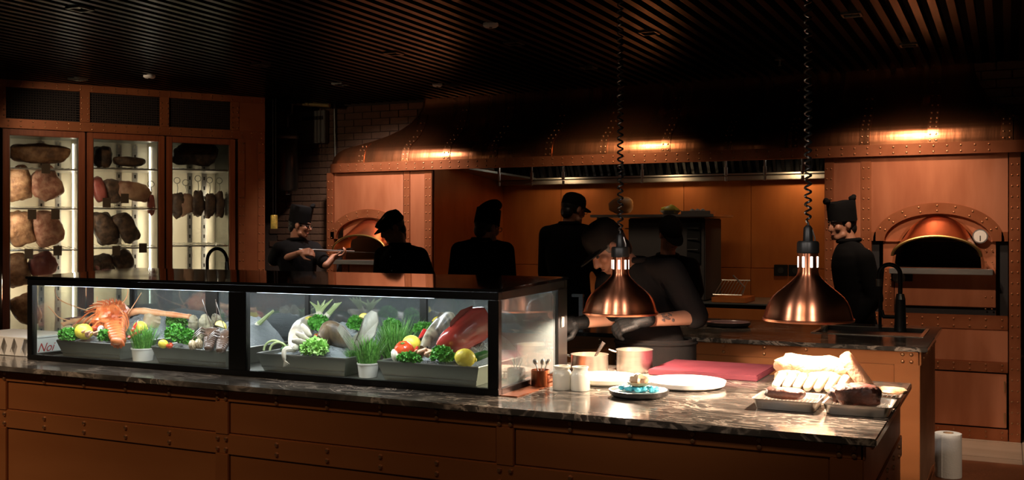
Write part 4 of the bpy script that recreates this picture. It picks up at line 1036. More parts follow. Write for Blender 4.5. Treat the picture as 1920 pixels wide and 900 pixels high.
def shell(name, u, v, wpx, hpx, label, m, tilt=0, seed=1, Y=None, cat='oyster', grp=None):
    k = (ice(u, v) if Y is None else onY(u, v, Y)); z = (k-C0).dot(FW)/FPX; rx_, rz_ = wpx*z/2, hpx*z/2
    c = ice(u, v, rz_*.7) if Y is None else k
    g = MB(); R = rot(YAW, 0, tilt); rings = []
    for i in range(15):
        a = -PI/2+PI*(.02+.96*i/14); ring = []
        for j in range(26):
            b = 2*PI*j/26; q = V((math.cos(a)*math.cos(b)*rx_, math.cos(a)*math.sin(b)*.024*(1.25 if math.sin(b) < 0 else .5), math.sin(a)*rz_))
            q *= 1+.22*noise.noise(q*28+V((seed*5, 0, seed)))+.05*math.sin(i*2.6); ring.append(c+R @ q)
        rings.append(ring)
    return tag(g.loft(rings).build(name, m, smooth=25), label, cat, grp)
def shrimp_pile(u, v, wpx, label, n=5, m='shrimp'):
    c = ice(u, v, .008); z = (c-C0).dot(FW)/FPX
    for i in range(n):
        p = c+V(((i/(max(n-1, 1))-.5)*wpx*z, rnd.uniform(-.015, .015), .004+.008*(i % 2))); a0 = rnd.uniform(0, 3); r = .017
        tag(MB().tube([p+V((r*math.cos(a0+q*.42), r*.8*math.sin(a0+q*.42), .003*q)) for q in range(9)], [.009, .0095, .0095, .009, .008, .007, .006, .005, .002], 9).build('shrimp', m), label, 'shrimp', label)
# ------------------------------------------------------------------ trough 1: spiny lobster
t = thing('spiny_lobster', ice(222, 640), 'orange spiny lobster with long feelers on crushed ice', 'lobster')
LT = ice(222, 643, .012); LH = onY(208, 592, 3.80)
ax = (LH-LT); n = 9
for i in range(7):
    f = i/7*.62; c = LT.lerp(LH, f); r = .034+.011*i/6
    x, y, d = frame(ax)
    MB().ell(c+V((0, 0, .012)), (r*1.05, r*.62, .03), Matrix((x, y, d)).transposed(), 18, 10, .9).build('tail_segment', 'lobster', t)
for k in range(5):
    a = (k-2)*.45; c = LT+V((math.sin(a)*.028, -.004, .012-math.cos(a)*.012)); MB().ell(c, (.014, .006, .028), rot(0, 0, -a), 12, 8).build('tail_fan', 'lobster', t)
MB().ell(LT.lerp(LH, .86)+V((0, 0, .012)), (.074, .095, .066), rot(.1, .35), 28, 18, .9, .3, 26, 4).build('carapace', 'lobster', t, smooth=25)
hd_ = LT.lerp(LH, 1.05)+V((0, 0, .02)); sp = MB()
for i in range(46):
    a, b = rnd.uniform(0, 2*PI), rnd.uniform(.1, 1.5); d = V((math.sin(b)*math.cos(a), math.sin(b)*math.sin(a)*.8, math.cos(b))); c = LT.lerp(LH, .9)+V((0, 0, .015))
    sp.tube([c+V((d.x*.058, d.y*.08, d.z*.054)), c+V((d.x*.075, d.y*.098, d.z*.078))+V((rnd.uniform(-.01, .01), 0, .01))], [.004, .0008], 5)
kind(sp.build('spines', 'lobster', t), 'stuff')
def pathpx(L, Y): return [onY(u, v, Y+dy) for u, v, dy in L]
def smoothp(P, m=6):
    out = []
    for i in range(len(P)-1):
        p0, p1, p2, p3 = P[max(i-1, 0)], P[i], P[i+1], P[min(i+2, len(P)-1)]
        for q in range(m):
            f = q/m; out.append(.5*((2*p1)+(p2-p0)*f+(2*p0-5*p1+4*p2-p3)*f*f+(3*p1-p0-3*p2+p3)*f**3))
    return out+[P[-1]]
for L, rr in (([(205, 597, 0), (160, 601, -.05), (135, 603, -.07), (119, 609, -.08)], (.019, .019, .019, .010)), ([(235, 590, 0), (262, 583, .02), (300, 587, .03), (357, 594, .03)], (.019, .022, .019, .012))):
    P = smoothp(pathpx(L, 3.82), 5); m_ = len(P); R_ = [rr[0]+(rr[-1]-rr[0])*(i/(m_-1))**1.5+.0015*math.sin(i*2.2) for i in range(m_)]
    MB().tube(P, R_, 10).build('feeler_base', 'lobster_pale', t)
    sp = MB()
    for p in P[::1]:
        for q in range(3): d = V((rnd.uniform(-1, 1), rnd.uniform(-1, 1), rnd.uniform(-.3, 1))).normalized(); sp.tube([p+d*.009, p+d*.02], [.003, .0006], 5)
    kind(sp.build('spines', 'lobster_pale', t), 'stuff')
for L in ([(195, 590, 0), (150, 578, -.02), (112, 562, -.04), (103, 545, -.05), (105, 541, -.05)], [(135, 602, -.05), (112, 596, -.06), (96, 580, -.08), (90, 574, -.08)],
          [(222, 576, 0), (236, 560, .02), (240, 545, .03), (238, 541, .03)], [(240, 588, 0), (252, 570, .02), (265, 549, .02)], [(192, 586, 0), (183, 570, 0), (182, 556, 0)]):
    P = smoothp(pathpx(L, 3.80), 7); MB().tube(P, [.0035-.0022*i/len(P) for i in range(len(P))], 6).build('feeler', 'lobster_pale', t)
for k in range(12):
    a_ = -1.3+2.6*k/11; c = LT.lerp(LH, .95)+V((0, 0, .03)); d_ = V((math.sin(a_), -.25, math.cos(a_)*.55+.1))
    MB().tube(smoothp([c, c+d_*.07, c+d_*.11+V((math.sin(a_)*.03, -.02, -.01-.02*abs(a_)))], 4), [.008-.006*i/8 for i in range(9)], 7).build('leg', ('lobster', 'lobster_pale')[k % 2], t)
for s in (-1, 1):
    for k in range(4):
        c = LT.lerp(LH, .55+.13*k); p1 = c+V((s*(.07+.012*k), -.02, .03)); p2 = c+V((s*(.11+.02*k), -.05, -.02)); p3 = p2+V((s*.02, -.03, -.03))
        MB().tube(smoothp([c, p1, p2, p3], 4), [.0075-.0055*i/12 for i in range(13)], 7).build('leg', 'lobster', t)
lemon(157, 622, .038, 'lemon beside the parsley left of the lobster'); lemon(263, 614, .03, 'lemon behind the chilies right of the lobster')
lemon(150, 611, .034, 'lemon tucked behind the front lemon by the lobster', 3.86)
bunch(128, 628, 38, 24, 'parsley at the left end of the lobster trough'); bunch(198, 630, 26, 22, 'small parsley tuft in front of the lobster')
tomato(178, 615, .02, 'small tomato between lemon and lobster')
shell('garlic_bulb', 190, 618, 13, 14, 'white garlic bulb between tomato and lobster', 'garlic', 0, 8, None, 'garlic')
shrimp_pile(170, 633, 36, 'pink shrimp piled before the lobster', 6)
chili([ice(248, 622, .03), ice(254, 610, .06), ice(260, 600, .05)], .009, 'upright red chili right of the lobster')
chili([ice(240, 634, .02), ice(258, 624, .03), ice(272, 617, .02)], .009, 'lying red chili right of the lobster')
shell('oyster_shell', 284, 602, 32, 38, 'large pale oyster shell right of the lobster', 'clam', .5, 2, 3.85, 'oyster', None)
# trough 2
shell('oyster', 363, 607, 18, 32, 'upright oyster at the back left of the crayfish trough', 'oyster', .1, 3)
shell('oyster', 386, 608, 36, 26, 'large round oyster in the middle of the crayfish trough', 'oyster', 1.4, 4)
shell('oyster', 406, 598, 22, 18, 'small oyster at the back right of the crayfish trough', 'oyster', .7, 5)
shell('oyster', 376, 632, 20, 14, 'flat oyster between parsley and crayfish', 'oyster', 1.2, 6)
bunch(329, 627, 38, 36, 'large parsley bunch, left of two on the oysters'); bunch(352, 634, 26, 30, 'parsley bunch touching the clams')
lemon(306, 645, .02, 'lemon half hidden under parsley by the oysters'); tomato(318, 648, .016, 'cherry tomato under the parsley by the oysters')
for u, v, lab in ((362, 647, 'cream clam left of the crayfish'), (374, 644, 'cream clam touching the crayfish')):
    shell('clam', u, v, 20, 15, lab, 'clam', 1.3, int(u), None, 'clam', 'clams by the crayfish')
wedge(413, 613, .028, 'yellow lemon wedge above the crayfish')
for (u0, v0, u1, v1, lab) in ((392, 652, 398, 618, 'dark crayfish, left of two in the second trough'), (414, 656, 424, 624, 'dark crayfish, right of two in the second trough')):
    a, b = ice(u0, v0, .014), ice(u1, v1, .03); t = thing('crayfish', a, lab, 'crayfish', 'dark crayfish'); x, y, d = frame(b-a); Rm = Matrix((x, y, d)).transposed()
    for i in range(6): MB().ell(a.lerp(b, i/6*.6), (.022+.002*i, .016, .017), Rm, 14, 8, .9).build('tail_segment', 'crayfish', t)
    MB().ell(a.lerp(b, .8), (.032, .026, .045), Rm, 16, 10, 1, .3, 30, u0).build('carapace', 'crayfish', t, smooth=25)
    for s in (-1, 1):
        for k in range(3): c = a.lerp(b, .6+.14*k); MB().tube([c, c+x*s*.04+V((0, -.01, .02)), c+x*s*.06+V((0, -.035, -.01))], [.005, .004, .0015], 6).build('leg', 'crayfish', t)
        MB().tube(smoothp([b, b+x*s*.02+V((0, 0, .06)), b+x*s*.03+V((-.02, 0, .14))], 5), .0018, 5).build('feeler', 'crayfish', t)
grass_pot(268, 684, 664, 42, 'wheatgrass in a white pot between lobster and oysters', 3.60, hgt=.125)
grass_pot(330, 640, 632, 50, 'wheatgrass rising behind the oysters', 4.055-.0, n=200, hgt=.12) if False else None
bunch(330, 604, 40, 26, 'green tuft behind the oyster trough', 'grass', 3.95, 160)
# trough 3: fish
def fish(name, label, P, rad, m, flat=.55, up=V((0, 0, 1)), tail=None, fins=True, mfin='fin', belly=None, eye=True):
    t = thing(name, P[0], label, 'fish'); Q = smoothp([V(p) for p in P], 5); n = len(Q); rings = []
    for i, p in enumerate(Q):
        tn = (Q[min(i+1, n-1)]-Q[max(i-1, 0)]).normalized(); x = tn.cross(up).normalized(); y = x.cross(tn)
        f = i/(n-1)*(len(rad)-1); k = min(int(f), len(rad)-2); r = rad[k]*(1-(f-k))+rad[k+1]*(f-k)
        rings.append([p+(x*math.cos(2*PI*j/18)*flat+y*math.sin(2*PI*j/18))*max(r, .002) for j in range(18)])
    MB().loft(rings).build('body', m, t)
    if tail:
        b = Q[-1]; tn = (Q[-1]-Q[-3]).normalized(); x = tn.cross(up).normalized(); y = x.cross(tn); L_ = tail
        g = MB(); prof_ = [(0, -.012), (L_*.55, -L_*.55), (L_*.95, -L_*.8), (L_*.6, 0), (L_*.95, L_*.8), (L_*.55, L_*.55), (0, .012)]
        vs = [b+tn*a_+y*c_+x*.003 for a_, c_ in prof_]+[b+tn*a_+y*c_-x*.003 for a_, c_ in prof_]; k = len(prof_)
        g.add(vs, [(0, 1, 2, 3), (0, 3, 6), (3, 4, 5, 6), (k+3, k+2, k+1, k), (k+6, k+3, k), (k+6, k+5, k+4, k+3)]+[(i, k+i, k+(i+1) % k, (i+1) % k) for i in range(k)])
        g.build('tail_fin', mfin, t, smooth=0)
    if fins:
        i = n//2; p = Q[i]; tn = (Q[i+1]-Q[i-1]).normalized(); x = tn.cross(up).normalized(); y = x.cross(tn); r = max(rad)
        MB().prism([(0, 0), (1, 0)], 0, 1) if False else None
        g = MB(); vs = []
        for s in (-.002, .002):
            for q in range(7): f = (q/6-.5); vs += [p+tn*f*r*2+y*r*.8+x*s, p+tn*(f*r*2+.01)+y*(r*1.25-abs(f)*r*.4)+x*s]
        fs_ = []
        for o_ in (0, 14):
            for q in range(6): fs_.append((o_+2*q, o_+2*q+1, o_+2*q+3, o_+2*q+2))
        g.add(vs, fs_); g.build('dorsal_fin', mfin, t, smooth=0)
        j = max(2, n//3); p = Q[j]-x*rad[1]*flat
        MB().ell(p+tn*.03, (.03, .004, .014), rot(YAW, 0, .4), 12, 8).build('side_fin', mfin, t)
    if eye:
        p = Q[max(1, n//10)]; tn = (Q[2]-Q[0]).normalized(); x = tn.cross(up).normalized(); r = rad[0]*.6+rad[1]*.2
        s = -1 if x.dot(V((0, -1, 0))) < 0 else 1
        MB().ell(p+x*s*r*flat*1.1, (.007, .007, .007)).build('eye', 'eye', t)
    return t
t = fish('white_fish', 'white-bellied fish hanging its fin over the third trough', [ice(548, 656, .02), ice(560, 630, .04), onY(578, 607, 3.86), onY(604, 590, 3.98)], [.016, .044, .052, .034, .012], 'fish_white', .6, V((-.5, -.5, .6)), None, False, eye=False)
for q_, a_ in ((ice(566, 630, .075), .5), (ice(574, 618, .08), .9), (ice(560, 640, .06), .1)): MB().ell(q_, (.034, .005, .015), rot(YAW, .3, a_), 14, 8, 1, .3, 40, 3).build('belly_fin', 'fish_white', t)
f0 = ice(550, 654, .02); MB().tube(smoothp([f0, f0+V((-.02, -.035, -.004)), f0+V((-.012, -.045, -.05))], 5), [.016, .015, .014, .014, .013, .012, .011, .010, .009, .007, .003], 8).build('hanging_fin', 'fish_white', t)
g = MB()
for k in range(5): g.tube([f0+V((-.012, -.045, -.045)), f0+V((-.016+.008*k, -.047, -.075+.004*k))], [.003, .0008], 5)
g.build('fin_rays', 'fish_white', t)
t = fish('flatfish', 'broad brown fish with large grey tail in the third trough', [ice(600, 640, .02), ice(618, 625, .03), ice(640, 630, .03), ice(655, 640, .02)], [.03, .056, .06, .05, .03], 'fish_brown', .5, V((0, -.3, 1)), None, False)
tl = MB(); L_ = [(655, 655), (632, 618), (637, 608), (660, 634), (672, 622), (683, 592), (696, 582), (706, 586), (709, 602), (702, 628), (688, 645), (672, 660)]
vsa = [onY(u, v, 3.60+(.05 if v < 620 else 0)) for u, v in L_]; k = len(vsa); c_ = onY(664, 645, 3.595)
tl.add(vsa+[p+V((0, .006, 0)) for p in vsa]+[c_, c_+V((0, .006, 0))], [(i, (i+1) % k, 2*k) for i in range(k)]+[(k+(i+1) % k, k+i, 2*k+1) for i in range(k)]+[(i, k+i, k+(i+1) % k, (i+1) % k) for i in range(k)])
tl.build('tail_fin', 'fin', t, smooth=50)
for (u, v, wp, hp, lab, m) in ((590, 652, 50, 30, 'bright lettuce at the front of the third trough', 'lettuce'),):
    bunch(u, v, wp, hp, lab, m, None, 240, 'lettuce', .018, 'lettuce', None)
bunch(597, 607, 40, 32, 'parsley bunch above the white-bellied fish', 'parsley', 3.8); bunch(666, 607, 28, 28, 'parsley left of the upright grey tail', 'parsley', 3.85)
wedge(580, 606, .03, 'lemon wedge left of the parsley above the fish', 3.84, .8); wedge(683, 598, .024, 'lemon wedge beside the grey tail', 3.82)
tomato(594, 630, .015, 'cherry tomato above the lettuce')
for u, v, u2, v2, lab in ((556, 648, 566, 654, 'small cucumber left of the lettuce, lower'), (563, 641, 572, 650, 'small cucumber left of the lettuce, upper'), (532, 656, 541, 650, 'small cucumber beside the pale rings')):
    a, b = ice(u, v, .012), ice(u2, v2, .012); tag(MB().capsule(a, b, .014, .012).build('cucumber', 'cucumber'), lab, 'cucumber', 'small cucumbers')
for k, lab in enumerate(('pale coiled stalk, outer loop in third trough', 'pale coiled stalk, inner loop in third trough')):
    c = ice(514+8*k, 657, .01); r = .045-.008*k
    tag(MB().tube([c+RT*(r*math.cos(a))+V((0, 0, r*.95*math.sin(a))) for a in [PI*q/14 for q in range(15)]], .005, 7).build('coiled_stalk', 'leek'), lab, 'vegetable', 'pale coiled stalks')
def leek(pts, label):
    t = thing('leek', pts[0], label, 'leek', 'leeks in the case'); a, b = V(pts[0]), V(pts[1]); d = (b-a)
    MB().tube([a, a+d*.4], [.013, .014], 10).build('shaft', 'onion', t)
    for k in range(4):
        x, y, dd = frame(d); s = (k-1.5)*.22
        MB().tube([a+d*.38, a+d*.7+x*s*.05, a+d*(1+.05*k)+x*s*.16], [.013, .009, .002], 7).build('leaf', 'leek', t)
leek([onY(468, 622, 3.9), onY(510, 585, 3.95)], 'leek leaning at the far left of the right compartment')
leek([onY(596, 600, 3.9), onY(602, 566, 3.95)], 'leek standing above the parsley in the third trough')
leek([onY(604, 602, 3.9), onY(632, 570, 3.95)], 'leek slanting right above the parsley in the third trough')
grass_pot(690, 710, 689, 40, 'wheatgrass in a white pot left of the red fish trough', 3.60, hgt=.13)
grass_pot(662, 706, 686, 28, 'wheatgrass in a white pot behind the grey tail', 3.67, n=140, hgt=.06)
grass_pot(735, 690, 670, 60, 'tall wheatgrass behind the tomato and lemon', 4.045, hgt=.17) if False else None
bunch(735, 616, 34, 34, 'curly kale standing behind the wheatgrass', 'parsley', 3.98, 240, 'kale', .016, 'kale', None)
q_ = V((-2.40, 3.80, 0)); u_ = 960+FPX*q_.dot(RT)/q_.dot(FW); grass_pot(u_, 690, 672, 46, 'wheatgrass pot standing behind the fourth trough corner', 3.80, n=260, hgt=.19, spread=1.6)
# trough 4
fish('red_fish', 'big glossy red fish at the right of the case', [ice(822, 655, .03), ice(850, 640, .045), onY(884, 615, 3.78), onY(915, 600, 3.84)], [.025, .06, .075, .08, .06], 'fish_red', .55, V((0, -.2, 1)), None, True, 'fish_red')
fish('silver_fish', 'mottled silver fish behind the big red fish', [ice(792, 655, .02), ice(812, 628, .04), onY(836, 602, 3.92), onY(850, 592, 3.98)], [.02, .04, .045, .035, .015], 'fish_silver', .6, V((0, -.3, 1)), None, True, 'fish_silver')
lemon(772, 644, .034, 'lemon on the tomato in the fourth trough'); lemon(872, 671, .036, 'lemon at the front right of the fourth trough')
tomato(757, 655, .041, 'large ribbed tomato at the left of the fourth trough')
shell('onion', 742, 667, 26, 16, 'pale onion half at the front left of the fourth trough', 'onion', 1.3, 9, None, 'onion')
bunch(768, 671, 46, 16, 'flat parsley sprig at the front of the fourth trough'); bunch(829, 666, 46, 30, 'round parsley bunch in front of the red fish'); bunch(796, 616, 42, 20, 'parsley behind the chili in the fourth trough', 'parsley', 3.88)
shrimp_pile(799, 669, 24, 'pink shrimp between the two front parsleys', 5)
chili([ice(797, 620, .05), ice(792, 628, .04), ice(783, 637, .03)], .012, 'red chili above the lemon in the fourth trough'); chili([ice(782, 652, .02), ice(778, 660, .02), ice(773, 666, .015)], .008, 'small red chili right of the tomato')
wedge(822, 607, .03, 'lemon wedge at the top of the fourth trough', 3.9, .4)
q = ice(893, 670, .014); tag(MB().capsule(q, q+V((.02, .04, .01)), .018, .016).build('cucumber', 'cucumber'), 'dark cucumber at the right corner of the fourth trough', 'cucumber', 'small cucumbers')
# ================================================================== PENDANT HEAT LAMPS
def heat_lamp(u, vb, z, label, seed):
    d = ray(u, vb); c = C0+d*z; r = .157; zb = c.z; c = V((c.x, c.y, 0))
    t = thing('pendant_lamp', (c.x, c.y, zb), label, 'lamp', 'copper heat lamps')
    prof = [(.161, 0), (.161, .006), (.157, .012), (.152, .03), (.147, .048), (.138, .068), (.126, .085), (.11, .1), (.094, .113), (.077, .127), (.062, .14), (.049, .153), (.041, .163), (.037, .175), (.036, .25)]
    th = .0025
    MB().lathe([(a, zb+b) for a, b in prof]+[(a-th-.001, zb+b) for a, b in prof[::-1]], 64, c).build('shade', 'copper_bright', t, smooth=45)
    MB().lathe([(.1615, zb-.002), (.163, zb+.002), (.163, zb+.007), (.1605, zb+.009)], 64, c).build('rim', 'copper_bright', t)
    n = 8
    for k in range(n):
        a = 2*PI*k/n+.2+seed; x, y = math.cos(a)*.0365, math.sin(a)*.0365
        M_ = FRM((c.x+x, c.y+y, zb+.192), (-math.sin(a), math.cos(a), 0), (math.cos(a), math.sin(a), 0))
        MB(M_).box(-.0048, .0048, -.001, .0012, 0, .04).build('vent_slot', 'slot_glow', t, bevel=.0008)  # glowing boxes stand in for bulb light showing through the neck slots
    MB().lathe([(0, zb+.25), (.0395, zb+.243), (.0395, zb+.28), (.035, zb+.288), (0, zb+.288)], 32, c).build('collar', 'rubber_black', t, bevel=.002)
    MB().lathe([(0, zb+.288), (.018, zb+.288), (.016, zb+.335), (.008, zb+.345), (0, zb+.345)], 20, c).build('socket', 'rubber_black', t)
    MB().tube([c+V((.024, 0, zb+.285)), c+V((.024, 0, zb+.3)), c+V((.014, 0, zb+.33))], .003, 6).build('clip', 'steel', t)
    # coiled cord to the ceiling
    z0, z1 = zb+.345, CEIL+.03; pts = []; turns = int((z1-z0)/.03); m = turns*10
    for i in range(m+1):
        a = 2*PI*i/10; rr = .011*min(1, i/12); pts.append(c+V((rr*math.cos(a), rr*math.sin(a), z0+(z1-z0)*i/m)))
    MB().tube(pts, .0042, 6).build('coiled_cord', 'cord', t)
    MB().ell(c+V((0, 0, zb+.115)), (.034, .034, .045), None, 18, 12).build('bulb', 'bulb', t)
    point(c+V((0, 0, zb+.034)), 78, (1, .80, .60), .024, 'heat_lamp_light')
    return c, zb
LM1 = heat_lamp(1163, 588, 4.41, 'copper heat lamp on a coiled cord before the plating cook', 0)
LM2 = heat_lamp(1515, 600, 3.73, 'copper heat lamp above the meat trays, nearer lamp', .3)

# ================================================================== ON THE FRONT COUNTER
def K(u, v, h=TOP): return onH(u, v, h)
def pxm(p): return (V(p)-C0).dot(FW)/FPX
# copper cup with cutlery
p = K(1013, 725); t = thing('copper_cup', p, 'small copper cup holding spoons beside the case', 'cup')
r = .037; MB().lathe([(0, .001), (r, .001), (r*1.01, .068), (r*.95, .068), (r*.92, .006), (0, .006)], 32, p).build('wall', 'copper_cup', t)
MB().tube([p+V((r, .0, .05)), p+V((r+.02, .005, .05)), p+V((r+.02, .005, .025)), p+V((r, 0, .02))], .004, 6).build('handle', 'copper_trim', t)
for k, (a, lab) in enumerate(((-.5, 'steel spoon leaning left in the copper cup'), (.1, 'steel spoon upright in the copper cup'), (.55, 'steel spoon leaning right in the copper cup'))):
    s = thing('spoon', p+V((0, 0, .01)), lab, 'spoon', 'spoons in the copper cup'); top = p+V((a*.045, .01*k, .098)); bot = p+V((-a*.015, 0, .012))
    MB().tube([bot, top], [.002, .003], 6).build('handle', 'steel', s)
    MB().ell(top, (.009, .003, .013), rot(YAW, 0, a), 12, 8).build('bowl', 'steel', s)
# jars
for u, v, lab in ((1054, 730, 'cream ceramic jar, left of the pair'), (1088, 732, 'cream ceramic jar, right of the pair')):
    p = K(u, v); t = thing('ceramic_jar', p, lab, 'jar', 'cream ceramic jars')
    MB().lathe([(0, .001), (.036, .001), (.038, .006), (.038, .058), (.034, .072), (.028, .078), (.029, .086), (.033, .089), (.033, .093), (.027, .093), (.024, .08), (.024, .07)], 36, p).build('body', 'cream_glaze', t)
    MB().lathe([(0, .082), (.0255, .082)], 24, p).build('filling', 'soup', t, recalc=False)
# hot sauce bottle and glass
p = K(1029, 702); t = thing('sauce_bottle_or_reflection', p, 'small sauce bottle with red cap behind the copper cup', 'bottle')
MB().lathe([(0, .001), (.018, .001), (.019, .005), (.019, .075), (.010, .095), (.0095, .115), (0, .115)], 24, p).build('body', 'sauce', t)
MB().lathe([(.0102, .094), (.0108, .096), (.0108, .115), (.0102, .116)], 20, p).build('neck_wrap', 'green_paper', t)
MB().lathe([(0, .145), (.0115, .145), (.012, .14), (.012, .117), (0, .116)], 20, p).build('cap', 'red_cap', t)
p = K(1013, 699)+V((.045, .1, 0)); t = thing('sauce_bottle_or_reflection', p, 'red-capped bottle added for a reflection in the case pane', 'bottle')  # solid bottle standing in for a mirrored red cap in the pane
MB().lathe([(0, .001), (.018, .001), (.019, .005), (.019, .075), (.010, .095), (.0095, .115), (0, .115)], 24, p).build('body', 'sauce', t)
MB().lathe([(0, .145), (.0115, .145), (.012, .14), (.012, .117), (0, .116)], 20, p).build('cap', 'red_cap', t)
p = K(1027, 698)+V((.0, .035, 0)); p = K(1022, 690); t = thing('oil_glass', p, 'clear glass of olive oil behind the sauce bottle', 'glass')
MB().lathe([(0, .001), (.036, .001), (.04, .11), (.038, .11), (.034, .006), (0, .006)], 32, p).build('wall', 'glass_tumbler', t, recalc=False)
MB().lathe([(0, .007), (.033, .007), (.0355, .07), (0, .07)], 32, p).build('oil', 'oil', t)
# squeeze dispenser
p = K(1053, 678); t = thing('squeeze_dispenser', p, 'white squeeze dispenser in the gloved hand by the case', 'bottle')
MB().lathe([(0, .03), (.016, .03), (.019, .12), (.017, .13), (0, .13)], 20, p).build('body', 'plastic_white', t)
MB().tube([p+V((0, 0, .001)), p+V((0, 0, .03))], [.006, .012], 12).build('nozzle', 'plastic_white', t)
MB().tube([p+V((-.008, 0, .13)), p+V((-.008, 0, .19))], .005, 8).tube([p+V((.006, 0, .13)), p+V((.02, 0, .145)), p+V((.02, 0, .168)), p+V((0, 0, .18))], .003, 6).build('lever', 'plastic_white', t)
q_ = onY(1090, 557, 6.9); t = thing('bar_tap', (q_.x, 6.9, TOP), 'slim steel tap on the rear counter left of the plating cook', 'tap')
MB().box(q_.x-.016, q_.x+.016, 6.885, 6.915, TOP, q_.z).build('post', 'steel', t, bevel=.003)
MB().box(q_.x-.07, q_.x+.018, 6.882, 6.918, q_.z, q_.z+.022).build('spout', 'steel', t, bevel=.003)
# pots
def pot(u, vb, wpx, hpx, label, spoon):
    p = K(u, vb); k = pxm(p); r = wpx*k/2; h = hpx*k; p = p+V((.03, .035, 0))
    t = thing('sauce_pot', p, label, 'pot', 'steel sauce pots')
    MB().lathe([(0, .001), (r*.97, .001), (r, .006), (r, h), (r*1.03, h+.003), (r*.985, h+.003), (r*.98, .006), (0, .006)], 48, p).build('body', 'steel', t)
    MB().lathe([(0, h*.62), (r*.975, h*.62)], 40, p).build('sauce', 'soup', t, recalc=False)
    a = V((-.9, -.1, 0)); hd0 = p+a*r+V((0, 0, h*.85))
    MB().tube([hd0, hd0+a*.03+V((0, 0, .006)), hd0+a*.05+V((0, 0, .012))], [.004, .005, .004], 8).build('handle', 'steel', t)
    return p, r, h
P1 = pot(1088, 700, 70, 34, 'wide steel pot of pale sauce, left of two', True)
P2 = pot(1173, 697, 68, 40, 'steel pot behind the white plate, right of two', False)
t = thing('serving_spoon', P1[0]+V((.01, 0, .03)), 'black slotted spoon leaning out of the left pot', 'spoon'); a = P1[0]+V((0, 0, .03)); b = onY(1132, 642, P1[0].y+.02)
MB().tube([a, a.lerp(b, .6), b], [.004, .006, .009], 8).build('handle', 'rubber_black', t); MB().ell(a, (.025, .018, .008), None, 12, 8).build('bowl', 'rubber_black', t)
# plates
q = K(1135, 717); plate('serving_plate', (q.x, q.y+.0, TOP), .148, .026, 'white_glaze', 'cream_glaze', 'large white plate under the left lamp, beside the jars', 'plate', .006, 'white serving plates')
q = K(1283, 726); plate('serving_plate', (q.x, q.y+.02, TOP), .16, .026, 'white_glaze', 'white_glaze', 'largest white plate in front of the red board', 'plate', .006, 'white serving plates')
q = K(1198, 743); sp_ = plate('side_plate', (q.x, q.y, TOP), .113, .026, 'white_glaze', 'dark_glaze', 'dark-sided plate with blue garnish and filled shell', 'plate', .008)
PC = V((q.x, q.y, TOP+.0235))
g = MB()
for k in range(26):
    a = 2*PI*k/26; rr = rnd.uniform(.02, .07); g.ell(PC+V((rr*math.cos(a)*1.1, rr*math.sin(a)*.6, .006)), (.013, .013, .009), None, 8, 6, 1, .3, 40, k)
t = thing('blue_garnish', PC, 'blue crumbly garnish under the filled shell', 'garnish'); kind(g.build('crumbs', 'blue_garnish', t), 'stuff')
t = thing('filled_shell', PC+V((0, 0, .015)), 'scallop shell filled with creamy seafood on the blue garnish', 'dish')
n = 30; rings = []
for i, (rr, hh) in enumerate(((.002, .0), (.02, .002), (.036, .009), (.046, .02), (.044, .02), (.03, .012), (.002, .006))):
    rings.append([PC+V((rr*(1+.06*math.cos(10*2*PI*j/n))*math.cos(2*PI*j/n), rr*(1+.06*math.cos(10*2*PI*j/n))*math.sin(2*PI*j/n), .012+hh)) for j in range(n)])
MB().loft(rings).build('shell', 'clam', t)
MB().ell(PC+V((0, 0, .036)), (.037, .035, .024), None, 18, 12, 1, .35, 60, 3).build('filling', 'fat', t)
for k in range(9): a = 2.4*k; MB().ell(PC+V((.026*math.cos(a)*(.4+.07*k), .024*math.sin(a)*(.4+.07*k), .055-.002*k)), (.007, .006, .005), None, 8, 6).build('topping', ('shrimp', 'lettuce', 'tomato')[k % 3], t)
# red board
c1, c2, c3, c4 = K(1210, 703), K(1400, 722), K(1437, 695), K(1255, 682)
t = tag(MB().box(min(c1.x, c4.x)+.03, c2.x+.02, c1.y, c3.y+.02, TOP, TOP+.026).build('cutting_board', 'pink_board', bevel=.004), 'thick dusty-red cutting board at the rear edge', 'cutting board')
# meat trays
def tray(cx, cy, w_, d_, label, rz=0):
    t = thing('steel_tray', (cx, cy, TOP), label, 'tray', 'steel meat trays'); h = .034
    M_ = Matrix.Translation((cx, cy, TOP)) @ Matrix.Rotation(rz, 4, 'Z')
    def rr(a, b, z, r=.02):
        o = []
        for sx, sy, a0 in ((1, 1, 0), (-1, 1, PI/2), (-1, -1, PI), (1, -1, 1.5*PI)):
            for k in range(5): o.append(V((sx*(a-r)+r*math.cos(a0+PI/2*k/4), sy*(b-r)+r*math.sin(a0+PI/2*k/4), z)))
        return o
    a, b = w_/2, d_/2
    MB(M_).loft([rr(a-.014, b-.014, .0015), rr(a-.004, b-.004, h), rr(a, b, h+.002), rr(a, b, h+.004), rr(a-.006, b-.006, h+.002), rr(a-.016, b-.016, .004)]).build('pan', 'steel', t)
    g = MB(M_); n = int(w_/.016)
    for k in range(n): x = -a+.025+(2*a-.05)*k/(n-1); g.tube([(x, -b+.02, .022), (x, b-.02, .022)], .0016, 5)
    for y in (-b+.022, b-.022): g.tube([(-a+.022, y, .0205), (a-.022, y, .0205)], .0022, 5)
    kind(g.build('wire_rack', 'steel', t), 'stuff')
    for s in (-1, 1):
        for s2 in (-1, 1): MB(M_).tube([(s*(a-.03), s2*(b-.03), .003), (s*(a-.03), s2*(b-.03), .021)], .0025, 5).build('rack_foot', 'steel', t)
    return M_
q0, q1 = K(1424, 755, TOP+.035), K(1540, 762, TOP+.035)
def mid(L): s = V((0, 0, 0)); [s.__iadd__(x) for x in L]; return s/len(L)
TZ = TOP+.037
